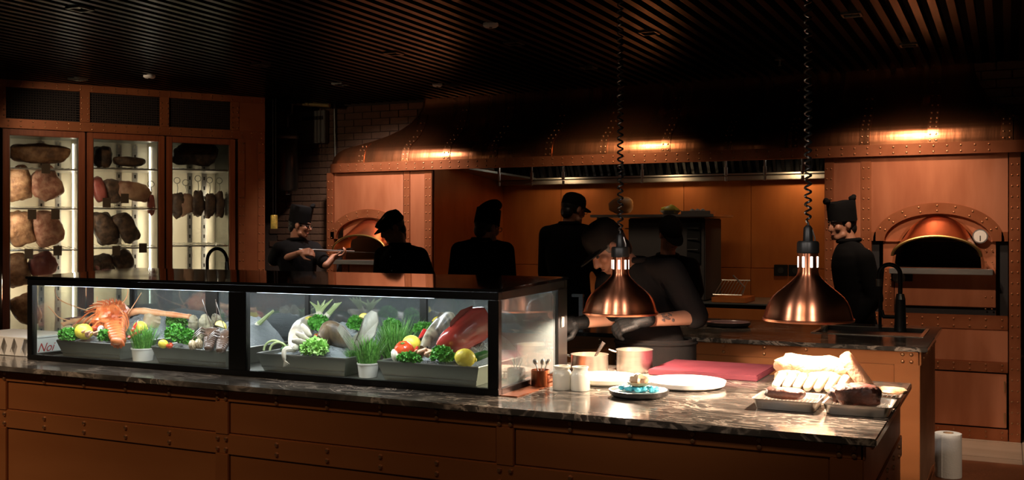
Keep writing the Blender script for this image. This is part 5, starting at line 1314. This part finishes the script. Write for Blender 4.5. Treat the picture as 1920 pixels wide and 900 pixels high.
A = [K(1412, 755, TZ), K(1524, 763, TZ), K(1545, 733, TZ), K(1437, 726, TZ)]; cA = mid(A)
B = [K(1531, 764, TZ), K(1647, 770, TZ), K(1660, 740, TZ), K(1556, 734, TZ)]; cB = mid(B)
Cc = [K(1424, 728, TZ), K(1660, 744, TZ), K(1672, 716, TZ), K(1452, 704, TZ)]; cC = mid(Cc)
YA = (cA.y+cB.y)/2
MA = tray(cA.x, YA, .225, .21, 'front left steel tray with a small seared steak'); MBt = tray(cA.x+.238, YA, .225, .21, 'front right steel tray with a charred steak')
MC = tray((cA.x+cB.x)/2+.02, YA+.245, .46, .24, 'long rear steel tray with a bone-in roast')
zr = TOP+.03
p = V((cA.x-.02, YA+.0, zr))
t = thing('seared_steak', p, 'small sliced steak with browned edge on the front left tray', 'steak')
MB().ell(p+V((0, 0, .018)), (.07, .042, .02), rot(-.15), 26, 12, .7, .25, 20, 3).build('crust', 'char', t); MB().ell(p+V((.008, .002, .027)), (.052, .028, .010), rot(-.15), 26, 10, .7, .3, 24, 4).build('pale_face', 'roast', t)
p = V((cA.x+.228, YA+.0, zr))
t = thing('charred_steak', p, 'thick charred steak with dark crust on the front right tray', 'steak')
MB().ell(p+V((0, 0, .03)), (.075, .06, .034), rot(.3), 30, 16, .62, .25, 18, 6).build('crust', 'char', t); MB().ell(p+V((-.005, .0, .048)), (.062, .048, .02), rot(.3), 26, 12, .7, .4, 22, 7).build('seared_face', 'meat_red', t)
MB().ell(p+V((-.07, -.01, .022)), (.022, .03, .022), rot(.2), 16, 10, .8, .5, 30, 8).build('fat_edge', 'char', t)
p = V(((cA.x+cB.x)/2-.065, YA+.25, zr))
t = thing('rib_roast', p, 'pale bone-in roast with rib ends on the rear tray', 'roast meat')
MB().ell(p+V((0, .02, .075)), (.145, .06, .05), rot(.02), 34, 16, .7, .22, 16, 9).build('crackling', 'fat', t)
MB().ell(p+V((.0, .02, .045)), (.142, .062, .04), rot(.02), 30, 12, .7, .2, 16, 10).build('flesh', 'roast', t)
for k in range(7):
    x = p.x-.12+k*.038; MB().capsule((x+.012, p.y-.035, zr+.05), (x-.006, p.y-.06, zr+.016), .0175, .0155, 10).build('rib_bone', 'bone', t)
a = V((cA.x+cB.x, 0, 0))/2
b0 = V((p.x+.165, YA+.21, zr)); M_ = Matrix.Translation(b0+V((0, 0, .07))) @ Matrix.Rotation(-.0, 4, 'Z') @ Matrix.Rotation(-.62, 4, 'Y')
t = MB(M_); t.ell((0, 0, 0), (.022, .05, .088), None, 20, 14, .45, .1, 14, 3); tag(t.build('pork_slab', 'fat'), 'pale upright slab of fat leaning on the roast', 'meat')
p = V(((cA.x+cB.x)/2+.15, YA+.28, zr))
for k, (dx, lab) in enumerate(((-.02, 'flat pale fillet at the middle of the rear tray'), (.06, 'flat pale fillet near the right end of the rear tray'))):
    tag(MB().ell(p+V((dx, .0, .01)), (.05, .06, .0115), rot(.2), 22, 8, .7, .2, 20, 20+k).build('fillet', 'fat'), lab, 'meat', 'pale fillets on the rear tray')
# carton, rose plate at the left end
bx0, bx1, by0, by1, bh = -4.80, -4.335, 3.50, 3.78, .098
t = thing('white_carton', ((bx0+bx1)/2, (by0+by1)/2, TOP), 'white card carton with zigzag flap at the far left', 'carton')
MB().box(bx0, bx1, by0+.01, by1, TOP+.001, TOP+.09).build('body', 'white_card', t, bevel=.002)
MB().box(bx0-.006, bx1+.004, by0-.012, by1+.004, TOP+.09, TOP+bh).build('lid', 'white_card', t, bevel=.001)
for k in range(6):
    a = bx0+.01+k*(bx1-bx0-.02)/6; w_ = (bx1-bx0-.02)/6
    MB().prism([(a, TOP+.09), (a+w_*.92, TOP+.09), (a+w_*.55, TOP+.022)], by0-.012, by0-.009).build('flap', 'white_card', t, smooth=0)
fc = bpy.data.curves.new('script', 'FONT'); fc.body = 'Noi'; fc.size = .062; fc.shear = .45; fc.extrude = .0004; fo = bpy.data.objects.new('tmp', fc); COL.objects.link(fo)
dg = bpy.context.evaluated_depsgraph_get(); me = bpy.data.meshes.new_from_object(fo.evaluated_get(dg)); bpy.data.objects.remove(fo)
me.transform(Matrix.Translation((bx1+.0008, by0+.05, TOP+.02)) @ Matrix.Rotation(PI/2, 4, 'Z') @ Matrix.Rotation(PI/2, 4, 'X')); put('lettering', me, 'red_ink', t)
q = V((-4.55, 4.02, TOP)); t = plate('serving_plate', (-4.47, 4.08, TOP+.115), .2, .03, 'rose_glaze', 'dark_glaze', 'dark rose plate on a stand behind the case, far left')
t = thing('plate_stand', (-4.47, 4.08, TOP), 'low dark stand under the rose plate', 'stand')
MB().lathe([(0, TOP+.001), (.1, TOP+.001), (.1, TOP+.01), (.03, TOP+.02), (.03, TOP+.1), (.09, TOP+.114), (0, TOP+.114)], 24, (-4.47, 4.08, 0)).build('foot', 'dark_glaze', t)

# ================================================================== BENCH AND PAPER ROLL
bx = thing('leather_bench', (.3, 5.1, 0), 'low brown leather bench at the lower right corner', 'bench')
MB().box(-.34, 1.0, 4.55, 5.55, .06, .39).build('base', 'leather', bx, bevel=.02)
MB().box(-.33, 1.02, 4.54, 5.57, .39, .47).build('cushion', 'leather', bx, bevel=.035)
MB().tube([(-.33, 4.6, .43), (-.33, 5.5, .43), (-.29, 5.57, .43), (.9, 5.57, .43)], .008, 6).build('piping', 'leather', bx)
for x in (-.3, .9):
    for y in (4.6, 5.5): MB().cyl((x, y, 0), (x, y, .06), .02, .025).build('foot', 'black_metal', bx)
pr_ = onH(1778, 812, .67); c = V((pr_.x, pr_.y, .471)); t = thing('paper_towel_roll', c, 'white paper towel roll standing on the leather bench', 'paper roll')
r = 47*pxm(pr_)/2
MB().lathe([(.022, 0), (r, 0), (r+.0006, .005), (r, .199), (r-.003, .2), (.022, .2)], 48, c).build('paper', 'paper', t)
MB().lathe([(.0225, .002), (.0225, .202), (.020, .202), (.020, .002)], 24, c).build('core', 'cardboard', t)
ed = MB(Matrix.Translation(c) @ Matrix.Rotation(-2.2, 4, 'Z')); ed.add([(r+.0008, -.002, .003), (r+.002, .012, .003), (r+.002, .012, .198), (r+.0008, -.002, .198), (r-.002, .012, .003), (r-.002, .012, .198)], [(0, 1, 2, 3), (1, 4, 5, 2)]); ed.build('loose_edge', 'paper', t, smooth=0)
# ================================================================== PEOPLE
UP = V((0, 0, 1))
def basis(f, up=UP):
    f = V(f).normalized(); r = f.cross(up).normalized(); u = r.cross(f); return f, r, u
def head_parts(mb, c, f, u_, s=1.0):
    f, r, u = basis(f, u_); R = Matrix((r, f, u)).transposed()
    at = lambda x, y, z: c+(r*x+f*y+u*z)*s
    mb.ell(at(0, -.012, .03), (.074*s, .094*s, .088*s), R, 20, 14)
    mb.ell(at(0, .02, -.032), (.06*s, .068*s, .08*s), R, 18, 12)
    mb.ell(at(0, .055, -.082), (.032*s, .03*s, .026*s), R, 12, 8)
    mb.ell(at(0, .074, .03), (.05*s, .022*s, .018*s), R, 12, 8)
    mb.capsule(at(0, .084, .018), at(0, .104, -.026), .009*s, .014*s); mb.ell(at(0, .094, -.032), (.018*s, .014*s, .009*s), R, 10, 8)
    for q in (-1, 1):
        mb.ell(at(q*.042, .062, -.02), (.024*s, .022*s, .024*s), R, 10, 8)
        mb.ell(at(q*.078, -.004, -.006), (.010*s, .021*s, .034*s), R, 10, 8)
        mb.capsule(at(q*.05, .03, -.07), at(q*.025, .062, -.088), .024*s, .02*s)
    mb.ell(at(0, .081, -.058), (.024*s, .012*s, .008*s), R, 10, 6); mb.ell(at(0, .079, -.068), (.021*s, .012*s, .008*s), R, 10, 6)
    return R, at
def hand_parts(mb, w_, d, n, side, curl, s=1.0, infl=0, spread=.012):
    d = V(d).normalized(); n = V(n); n = (n-d*n.dot(d)).normalized(); x = d.cross(n)*side     # x: towards the thumb
    w_ = V(w_)
    mb.capsule(w_-d*.02, w_+d*.02, .026*s+infl, .027*s+infl)
    for q in (-.028, -.01, .01, .026): mb.capsule(w_+d*.02*s+x*q*.7*s, w_+d*.088*s+x*q*s, .017*s+infl, .0135*s+infl, 10)
    for i, (q, L) in enumerate(((.030, .92), (.0105, 1.0), (-.0095, .94), (-.028, .76))):
        p = w_+d*.088*s+x*q*s; a = curl*(.75+.12*i); dd = d.copy(); sp = x*(q*.35)
        for j, (l, r0, r1) in enumerate(((.042, .0105, .0098), (.027, .0098, .009), (.022, .009, .0075))):
            ca, sa = math.cos(a), math.sin(a); dv = (d*ca-n*sa+sp).normalized(); p2 = p+dv*l*L*s; mb.capsule(p, p2, r0*s+infl, r1*s+infl, 10); p = p2; a += curl*.85
    p = w_+d*.025*s+x*.028*s; dv = (d*.62+x*.75-n*.25*curl).normalized(); p2 = p+dv*.042*s; mb.capsule(p, p2, .0155*s+infl, .0125*s+infl, 10)
    dv = (d*.92+x*.2-n*.45*curl).normalized(); p3 = p2+dv*.034*s; mb.capsule(p2, p3, .012*s+infl, .0105*s+infl, 10); mb.capsule(p3, p3+dv*.02*s-n*.004, .0105*s+infl, .008*s+infl, 10)
def torso_rings(pel, neck, r, infl=0, wide=1.0, back=0.0):
    sp = neck-pel; L = sp.length; d = sp/L; f = UP.cross(r) if abs(d.z) > .99 else r.cross(d); f = d.cross(r)*-1; r = r.normalized()
    R = []
    for t_, w_, dp in ((-.14, .10, .09), (-.06, .165, .115), (.05, .178, .125), (.18, .165, .118), (.36, .155, .112), (.55, .172, .122), (.72, .188, .125), (.84, .185, .112), (.93, .135, .09), (1.0, .07, .066)):
        c = pel+sp*t_+f*back*math.sin(max(0, t_)*PI)
        R.append([c+r*math.cos(2*PI*k/24)*(w_*wide+infl)+f*math.sin(2*PI*k/24)*(dp+infl) for k in range(24)])
    return R
def cook(label, head, face, hup, neck, pel, right, arms, hat, feetdir=None, sleeve='long', apron=False, vox=.009, glove=False, mat_c='fabric_black', glasses=False, wide=1.0, hs=1.0, back=0.0, collar=True, tattoo=None, buttons=False):
    head, neck, pel = V(head), V(neck), V(pel); right = V(right).normalized()
    fd = V(feetdir).normalized() if feetdir else UP.cross(right)
    body = MB(); R, at = head_parts(body, head, face, hup, hs); f = R.col[1]; u = R.col[2]; r = R.col[0]
    body.capsule(neck+V((0, 0, -.03)), head-u*.05*hs-f*.025*hs, .062, .056)
    body.loft(torso_rings(pel, neck, right, -.012, wide, back))
    sd = (neck-pel).normalized()
    jac = MB(); jac.loft(torso_rings(pel, neck, right, .012, wide, back))
    hands = []
    for side, A in zip((1, -1), arms):
        sh = A.get('sh', neck-sd*.075+right*side*.175*wide); el, wr = V(A['el']), V(A['wr']); sh = V(sh)
        body.capsule(neck-sd*.06, sh, .045, .048); body.capsule(sh, el, .052, .04); body.capsule(el, wr, .041, .027)
        jac.capsule(neck-sd*.035+right*side*.05, sh, .062, .07); jac.capsule(sh, sh.lerp(el, .97) if sleeve == 'long' else sh.lerp(el, A.get('sl', .82)), .074, .062 if sleeve == 'long' else .068)
        if sleeve == 'long': jac.capsule(el, el.lerp(wr, .9), .062, .047)
        d = V(A.get('hd', wr-el)); hn = V(A.get('hn', UP))
        if glove: hands.append((wr, d, hn, A.get('ts', side), A.get('curl', .5)))
        else: hand_parts(body, wr, d, hn, A.get('ts', side), A.get('curl', .5))
    tro = MB()
    for side in (1, -1):
        hip = pel+right*side*.085+V((0, 0, -.05)); foot = V((pel.x, pel.y, .09))+right*side*.11; foot += V((0, 0, 0)); kn = hip.lerp(foot, .5)+fd*.03
        body.capsule(hip, kn, .078, .055); body.capsule(kn, foot, .052, .036)
        tro.capsule(hip, kn, .098, .078); tro.capsule(kn, foot+V((0, 0, .02)), .078, .066)
        body.capsule(foot+V((0, 0, -.045)), foot+fd*.1+V((0, 0, -.055)), .04, .032)
        sh_ = MB().capsule(foot+V((0, 0, -.04))-fd*.03, foot+fd*.13+V((0, 0, -.045)), .048, .043)
        for i, p in enumerate(sh_.v):
            if p.z < .004: sh_.v[i] = V((p.x, p.y, .004))
        A = (sh_, side); hands_sh.append(A) if False else None
        SHOES.append(sh_)
    tro.ell(pel+V((0, 0, -.03)), (.15, .14, .12), None, 14, 10)
    o = put('person', remesh(body, vox, 3), 'skin'); tag(o, label, 'person', 'cooks in black')
    put('jacket', remesh(jac, .012, 5), mat_c, o); put('trousers', remesh(tro, .014, 4), 'fabric_black', o)
    for s_ in SHOES: s_.build('shoe', 'rubber_black', o)
    SHOES.clear()
    if collar: MB().tube([neck+sd*.015+(right*math.cos(a)*.078+sd.cross(right)*math.sin(a)*.074) for a in [2*PI*k/20 for k in range(21)]], .016, 8).build('collar', mat_c, o)
    for (wr, d, hn, side, curl) in hands:
        g = MB(); hand_parts(g, wr, d, hn, side, curl, 1.0, .0025); g.capsule(wr-V(d).normalized()*.04, wr, .035, .032); put('glove', remesh(g, .005, 3), 'glove', o)
    # eyes, hair, hat
    for q in (-1, 1):
        MB().ell(at(q*.03, .079, .006), (.011*hs, .009*hs, .006*hs), R, 10, 8).build('eye', 'eye', o)
        MB().capsule(at(q*.018, .093, .029), at(q*.047, .078, .031), .0045, .0035, 8).build('eyebrow', 'hair', o)
    MB().ell(at(0, .088, -.063), (.022*hs, .008*hs, .0035*hs), R, 12, 6).build('mouth', 'lip', o)
    hr = MB(); hr.ell(at(0, -.022, .03), (.081*hs, .094*hs, .092*hs), R, 20, 14); hr.ell(at(0, -.062, -.03), (.064*hs, .045*hs, .06*hs), R, 14, 10); hr.build('hair', 'hair', o)
    hat(o, R, at, hs)
    if glasses:
        g = MB()
        for q in (-1, 1):
            c = at(q*.032, .1, .004); g.tube([c+r*(.023*math.cos(a))+u*(.018*math.sin(a)) for a in [2*PI*k/14 for k in range(15)]], .0022, 6)
            g.tube([at(q*.055, .098, .008), at(q*.08, .0, .012)], .0022, 6)
        g.tube([at(-.009, .103, .006), at(.009, .103, .006)], .002, 6); g.build('glasses', 'black_metal', o)
    if apron:
        g = MB(); fr = (sd.cross(right))*-1; fr = UP.cross(right) if fr.dot(UP.cross(right)) >= 0 else fr; ff = fd; rings = []
        for h in (pel.z+.12, pel.z+.0, pel.z-.2, .42):
            c = V((pel.x, pel.y, h)); rings.append([c+right*math.cos(a)*.2+ff*math.sin(a)*.165 for a in [PI*k/14 for k in range(15)]]+[c+right*math.cos(a)*.194+ff*math.sin(a)*.159 for a in [PI-PI*k/14 for k in range(15)]])
        g.loft(rings).build('apron', 'fabric_char', o)
        MB().tube([V((pel.x, pel.y, pel.z+.1))+right*math.cos(a)*.202+ff*math.sin(a)*.168 for a in [2*PI*k/24 for k in range(25)]], .007, 6).build('apron_tie', 'fabric_char', o)
    if tattoo:
        a, b, n_ = tattoo; x, y, d = frame(b-a); g = MB()
        for k in range(26):
            f_ = rnd.random(); th = rnd.uniform(-.75, .75); c = a.lerp(b, f_)
            nn = (V(n_)*math.cos(th)+(d.cross(V(n_))).normalized()*math.sin(th)).normalized(); rr = .036
            g.ell(c+nn*(rr-.0012), (.010*rnd.uniform(.5, 1.2), .0075*rnd.uniform(.6, 1.2), .0022), Matrix((d, nn.cross(d), nn)).transposed(), 8, 6)
        kind(g.build('tattoo', 'tattoo', o), 'stuff')
    if buttons:
        ff = UP.cross(right)
        for k in range(3):
            c = neck-sd*(.06+.11*k)+ff*-.135 if False else neck-sd*(.08+.11*k)+fd*.136; MB().ell(c, (.006, .006, .006)).build('button', 'plastic_white', o)
    return o
SHOES = []; hands_sh = []
def hat_cap(brim=1, m='fabric_black', tall=.0):
    def h_(o, R, at, s):
        f = R.col[1]; u = R.col[2]; r = R.col[0]; g = MB(); rings = []
        for (z, k) in ((.028, 1.0), (.06, 1.0), (.09+tall*.5, .94), (.115+tall*.8, .78), (.13+tall, .5), (.136+tall, .08)):
            rings.append([at(.087*k*math.cos(a), -.012+.106*k*math.sin(a), z) for a in [2*PI*j/28 for j in range(28)]])
        cp = g.loft(rings).build('cap', m, o)
        if brim:
            b = MB(); n = 12; top = []; bot = []
            i0 = [at(.084*math.cos(a), -.012+.103*math.sin(a), .036) for a in [PI*.12+PI*.76*j/n for j in range(n+1)]]
            i1 = [at(.08*math.cos(a), -.012+.103*math.sin(a)+.075*math.sin((a-PI*.12)/.76)**.6 if 0 < (a-PI*.12)/.76 < PI else -.012+.103*math.sin(a), .022) for a in [PI*.12+PI*.76*j/n for j in range(n+1)]]
            dn = u*-.006; b.loft([i0, i1, [p+dn for p in i1], [p+dn for p in i0]], cap=False, close=False); b.build('brim', m, cp)
    return h_
def hat_toque(height=.13, flare=1.05, knots='both', lean=0.0):
    def h_(o, R, at, s):
        g = MB(); rings = []
        for i, (z, k) in enumerate(((.022, 1.0), (.05, 1.0), (.05+height*.5, 1.0+(flare-1)*.5), (.05+height*.92, flare), (.05+height, flare*.93), (.05+height*1.0, .3))):
            rings.append([at(.088*k*math.cos(a)+lean*max(0, z-.05), -.012+.106*k*math.sin(a), z+.004*math.sin(3*a+i)) for a in [2*PI*j/30 for j in range(30)]])
        cp = g.loft(rings).build('toque', 'fabric_black', o)
        zt = .05+height
        if knots == 'both': L = [(0, .1, zt), (0, -.115, zt)]
        elif knots == 'front': L = [(0, .085, zt+.004)]
        else: L = []
        for (x, y, z) in L:
            MB().ell(at(x, y, z+.01), (.032*s, .024*s, .022*s), R, 14, 10, 1, .3, 30).ell(at(x, y*1.08, z+.022), (.02*s, .018*s, .016*s), R, 12, 8).build('knot', 'fabric_black', cp)
        if knots == 'fold':
            fo = MB(); P_ = [at(0, -.09, zt-.03), at(0, -.02, zt+.012), at(0, .045, zt+.038), at(0, .085, zt+.022)]
            fo.tube(smoothp(P_, 4), [.03, .036, .04, .043, .045, .046, .046, .046, .045, .042, .038, .032, .022], 14).build('fold', 'fabric_black', cp)
    return h_
def hat_flat(o, R, at, s):
    g = MB(); rings = []
    for (z, kx, ky, y0) in ((.03, 1.0, 1.0, -.01), (.05, 1.1, 1.1, -.008), (.08, 1.1, 1.12, .004), (.108, .95, 1.0, .0), (.128, .7, .75, -.012), (.138, .2, .2, -.02)):
        rings.append([at(.086*kx*math.cos(a), y0+.108*ky*math.sin(a), z-(.035*max(0, math.sin(a))*(z-.03)/.1)) for a in [2*PI*j/30 for j in range(30)]])
    cp = g.loft(rings).build('flat_cap', 'fabric_black', o)
    b = MB(); n = 12; A_ = [PI*.15+PI*.7*j/n for j in range(n+1)]
    i0 = [at(.085*math.cos(a), -.01+.105*math.sin(a), .045) for a in A_]; i1 = [at(.085*math.cos(a), -.01+.105*math.sin(a)+.06*max(0, math.sin((a-PI*.15)/.7))**.6, .018) for a in A_]
    dn = R.col[2]*-.008; b.loft([i0, i1, [p+dn for p in i1], [p+dn for p in i0]], cap=False, close=False).build('brim', 'fabric_black', cp)

VR = RT; VL = -RT; VT = -FW; VA = FW      # viewer's right/left, towards and away from the viewer
def W(u, v, Y): return onY(u, v, Y)
# A: peel handler at the left oven
Y = 7.75; nk = W(556, 452, Y); pl_ = W(562, 580, Y)
e1, w1 = W(512, 492, Y-.1), W(563, 474, Y-.2); e2, w2 = W(612, 497, Y+.05), W(627, 481, Y+.12)
cook('cook in toque and black tee handling a long oven peel', W(563, 422, Y), VR*.95+VT*.12+V((0, 0, -.18)), UP, nk, (pl_.x, Y, .97), VL*.75+VT*.6, 
     [dict(el=e1, wr=w1, hd=V((1, .1, .1)), hn=UP*.5+VT, curl=.9, sl=.75), dict(el=e2, wr=w2, hd=V((1, .2, .12)), hn=V((0, 0, -1)), curl=.9, sl=.8)],
     hat_toque(.13, 1.02, 'front'), feetdir=VR, sleeve='short', vox=.007, glasses=True)
pa, pb = W(560, 468, Y-.17), W(664, 472, Y+.3)
t = thing('oven_peel', pa, 'long steel oven peel held towards the left oven', 'peel')
pe = pa.lerp(pb, 1.0); d = (pb-pa).normalized(); MB().tube([pa, pb], .011, 10).build('shaft', 'steel', t)
s_ = d.cross(UP).normalized(); q0, q1 = pb, pb+d*.28
MB().add([q0-s_*.03, q0+s_*.03, q0+d*.06+s_*.13, q1+s_*.13, q1-s_*.13, q0+d*.06-s_*.13]+[p-UP*.004 for p in (q0-s_*.03, q0+s_*.03, q0+d*.06+s_*.13, q1+s_*.13, q1-s_*.13, q0+d*.06-s_*.13)],
         [(0, 1, 2, 3, 4, 5), (11, 10, 9, 8, 7, 6)]+[(i, 6+i, 6+(i+1) % 6, (i+1) % 6) for i in range(6)]).build('blade', 'steel_dark', t, smooth=0)
# B: flat cap
Y = 7.0; nk = W(750, 462, Y); 
cook('cook in flat cap and buttoned black shirt beside left oven', W(735, 428, Y-.02), VL*.85+VT*.45+V((0, 0, -.42)), UP*1+VL*.1, nk, (W(762, 600, Y).x, Y, .97), VT*.35+VR*-.0+VL*-.95 if False else (VL*.85+VA*.45),
     [dict(el=W(712, 540, Y-.12), wr=W(720, 590, Y-.3)), dict(el=W(812, 545, Y+.05), wr=W(790, 590, Y-.2))], hat_flat, feetdir=VT*.8+VL*.5, buttons=True)
# C: toque back view
Y = 7.0; nk = W(905, 452, Y)
cook('cook in folded toque and glasses seen from behind', W(914, 427, Y), VA*.62+VR*.78+V((0, 0, -.2)), UP, nk, (W(903, 600, Y).x, Y, .95), VR,
     [dict(el=W(955, 535, Y+.05), wr=W(940, 560, Y+.3)), dict(el=W(852, 535, Y+.05), wr=W(870, 570, Y+.3))], hat_toque(.10, .95, 'fold'), feetdir=VA, glasses=True)
# D: tall, back view
Y = 7.6; nk = W(1068, 422, Y)
cook('tall cook in peaked cap and glasses with back turned', W(1076, 393, Y), VA*.55+VR*.83+V((0, 0, -.25)), UP, nk, (W(1066, 600, Y).x, Y, 1.02), VR,
     [dict(el=W(1122, 500, Y+.1), wr=W(1130, 520, Y+.35)), dict(el=W(1022, 512, Y+.05), wr=W(1040, 560, Y+.3))], hat_cap(1), feetdir=VA, glasses=True)
# E: bowed head
Y = 7.75; nk = W(1252, 482, Y+.02)
cook('cook bowing his capped head before the charcoal oven', W(1257, 438, Y-.06), VT*.66+VR*.28+V((0, 0, -.62)), UP*.75+VT*.55, nk, (W(1250, 620, Y).x, Y+.1, .95), VL,
     [dict(el=W(1200, 545, Y-.05), wr=W(1215, 580, Y-.2)), dict(el=W(1306, 545, Y-.02), wr=W(1302, 562, Y-.12), curl=.7)], hat_cap(1, 'fabric_char'), feetdir=VT)
# G: toque at right, walking left
Y = 7.58; nk = W(1592, 455, Y)
cook('cook in knotted square toque near the sink, facing left', W(1578, 421, Y), VL*.93+VT*.3+V((0, 0, -.12)), UP, nk, (W(1605, 610, Y).x, Y, .97), VA*.9+VR*.25,
     [dict(sh=W(1606, 490, Y+.15), el=W(1600, 560, Y+.15), wr=W(1570, 600, Y+.1)), dict(sh=W(1620, 485, Y-.14), el=W(1640, 560, Y-.12), wr=W(1600, 612, Y-.15))], hat_toque(.115, 1.0, 'both'), feetdir=VL)
# F: plating cook in front
Y = 4.86; nk = W(1182, 492, Y+.0)
eR, wR = W(1304, 594, Y-.02), W(1200, 603, Y-.28); eL, wL = W(1140, 597, Y-.1), W(1082, 606, Y-.28)
cook('cook in black gloves bending over the plates under the left lamp', W(1141, 468, Y-.12), VL*.8+VT*.3+V((0, 0, -.62)), UP*.8+VL*.55, nk, (W(1228, 690, Y+.05).x, Y+.06, .95), VL*.95+VA*.1,
     [dict(sh=W(1142, 535, Y-.1), el=eL, wr=wL, hd=wL-eL, hn=UP*.3+VT, curl=.9, sl=.75, ts=-1), dict(sh=W(1258, 510, Y), el=eR, wr=wR, hd=VL*1+V((0, 0, -.25)), hn=UP*.7+VT*.6, curl=.8, sl=.97, ts=1)],
     hat_cap(1, 'fabric_char', .02), feetdir=VT, sleeve='short', apron=True, vox=.006, glove=True, mat_c='fabric_char', back=.05, collar=True,
     tattoo=(eR.lerp(wR, .22), eR.lerp(wR, .62), (VT+UP*.45).normalized()))
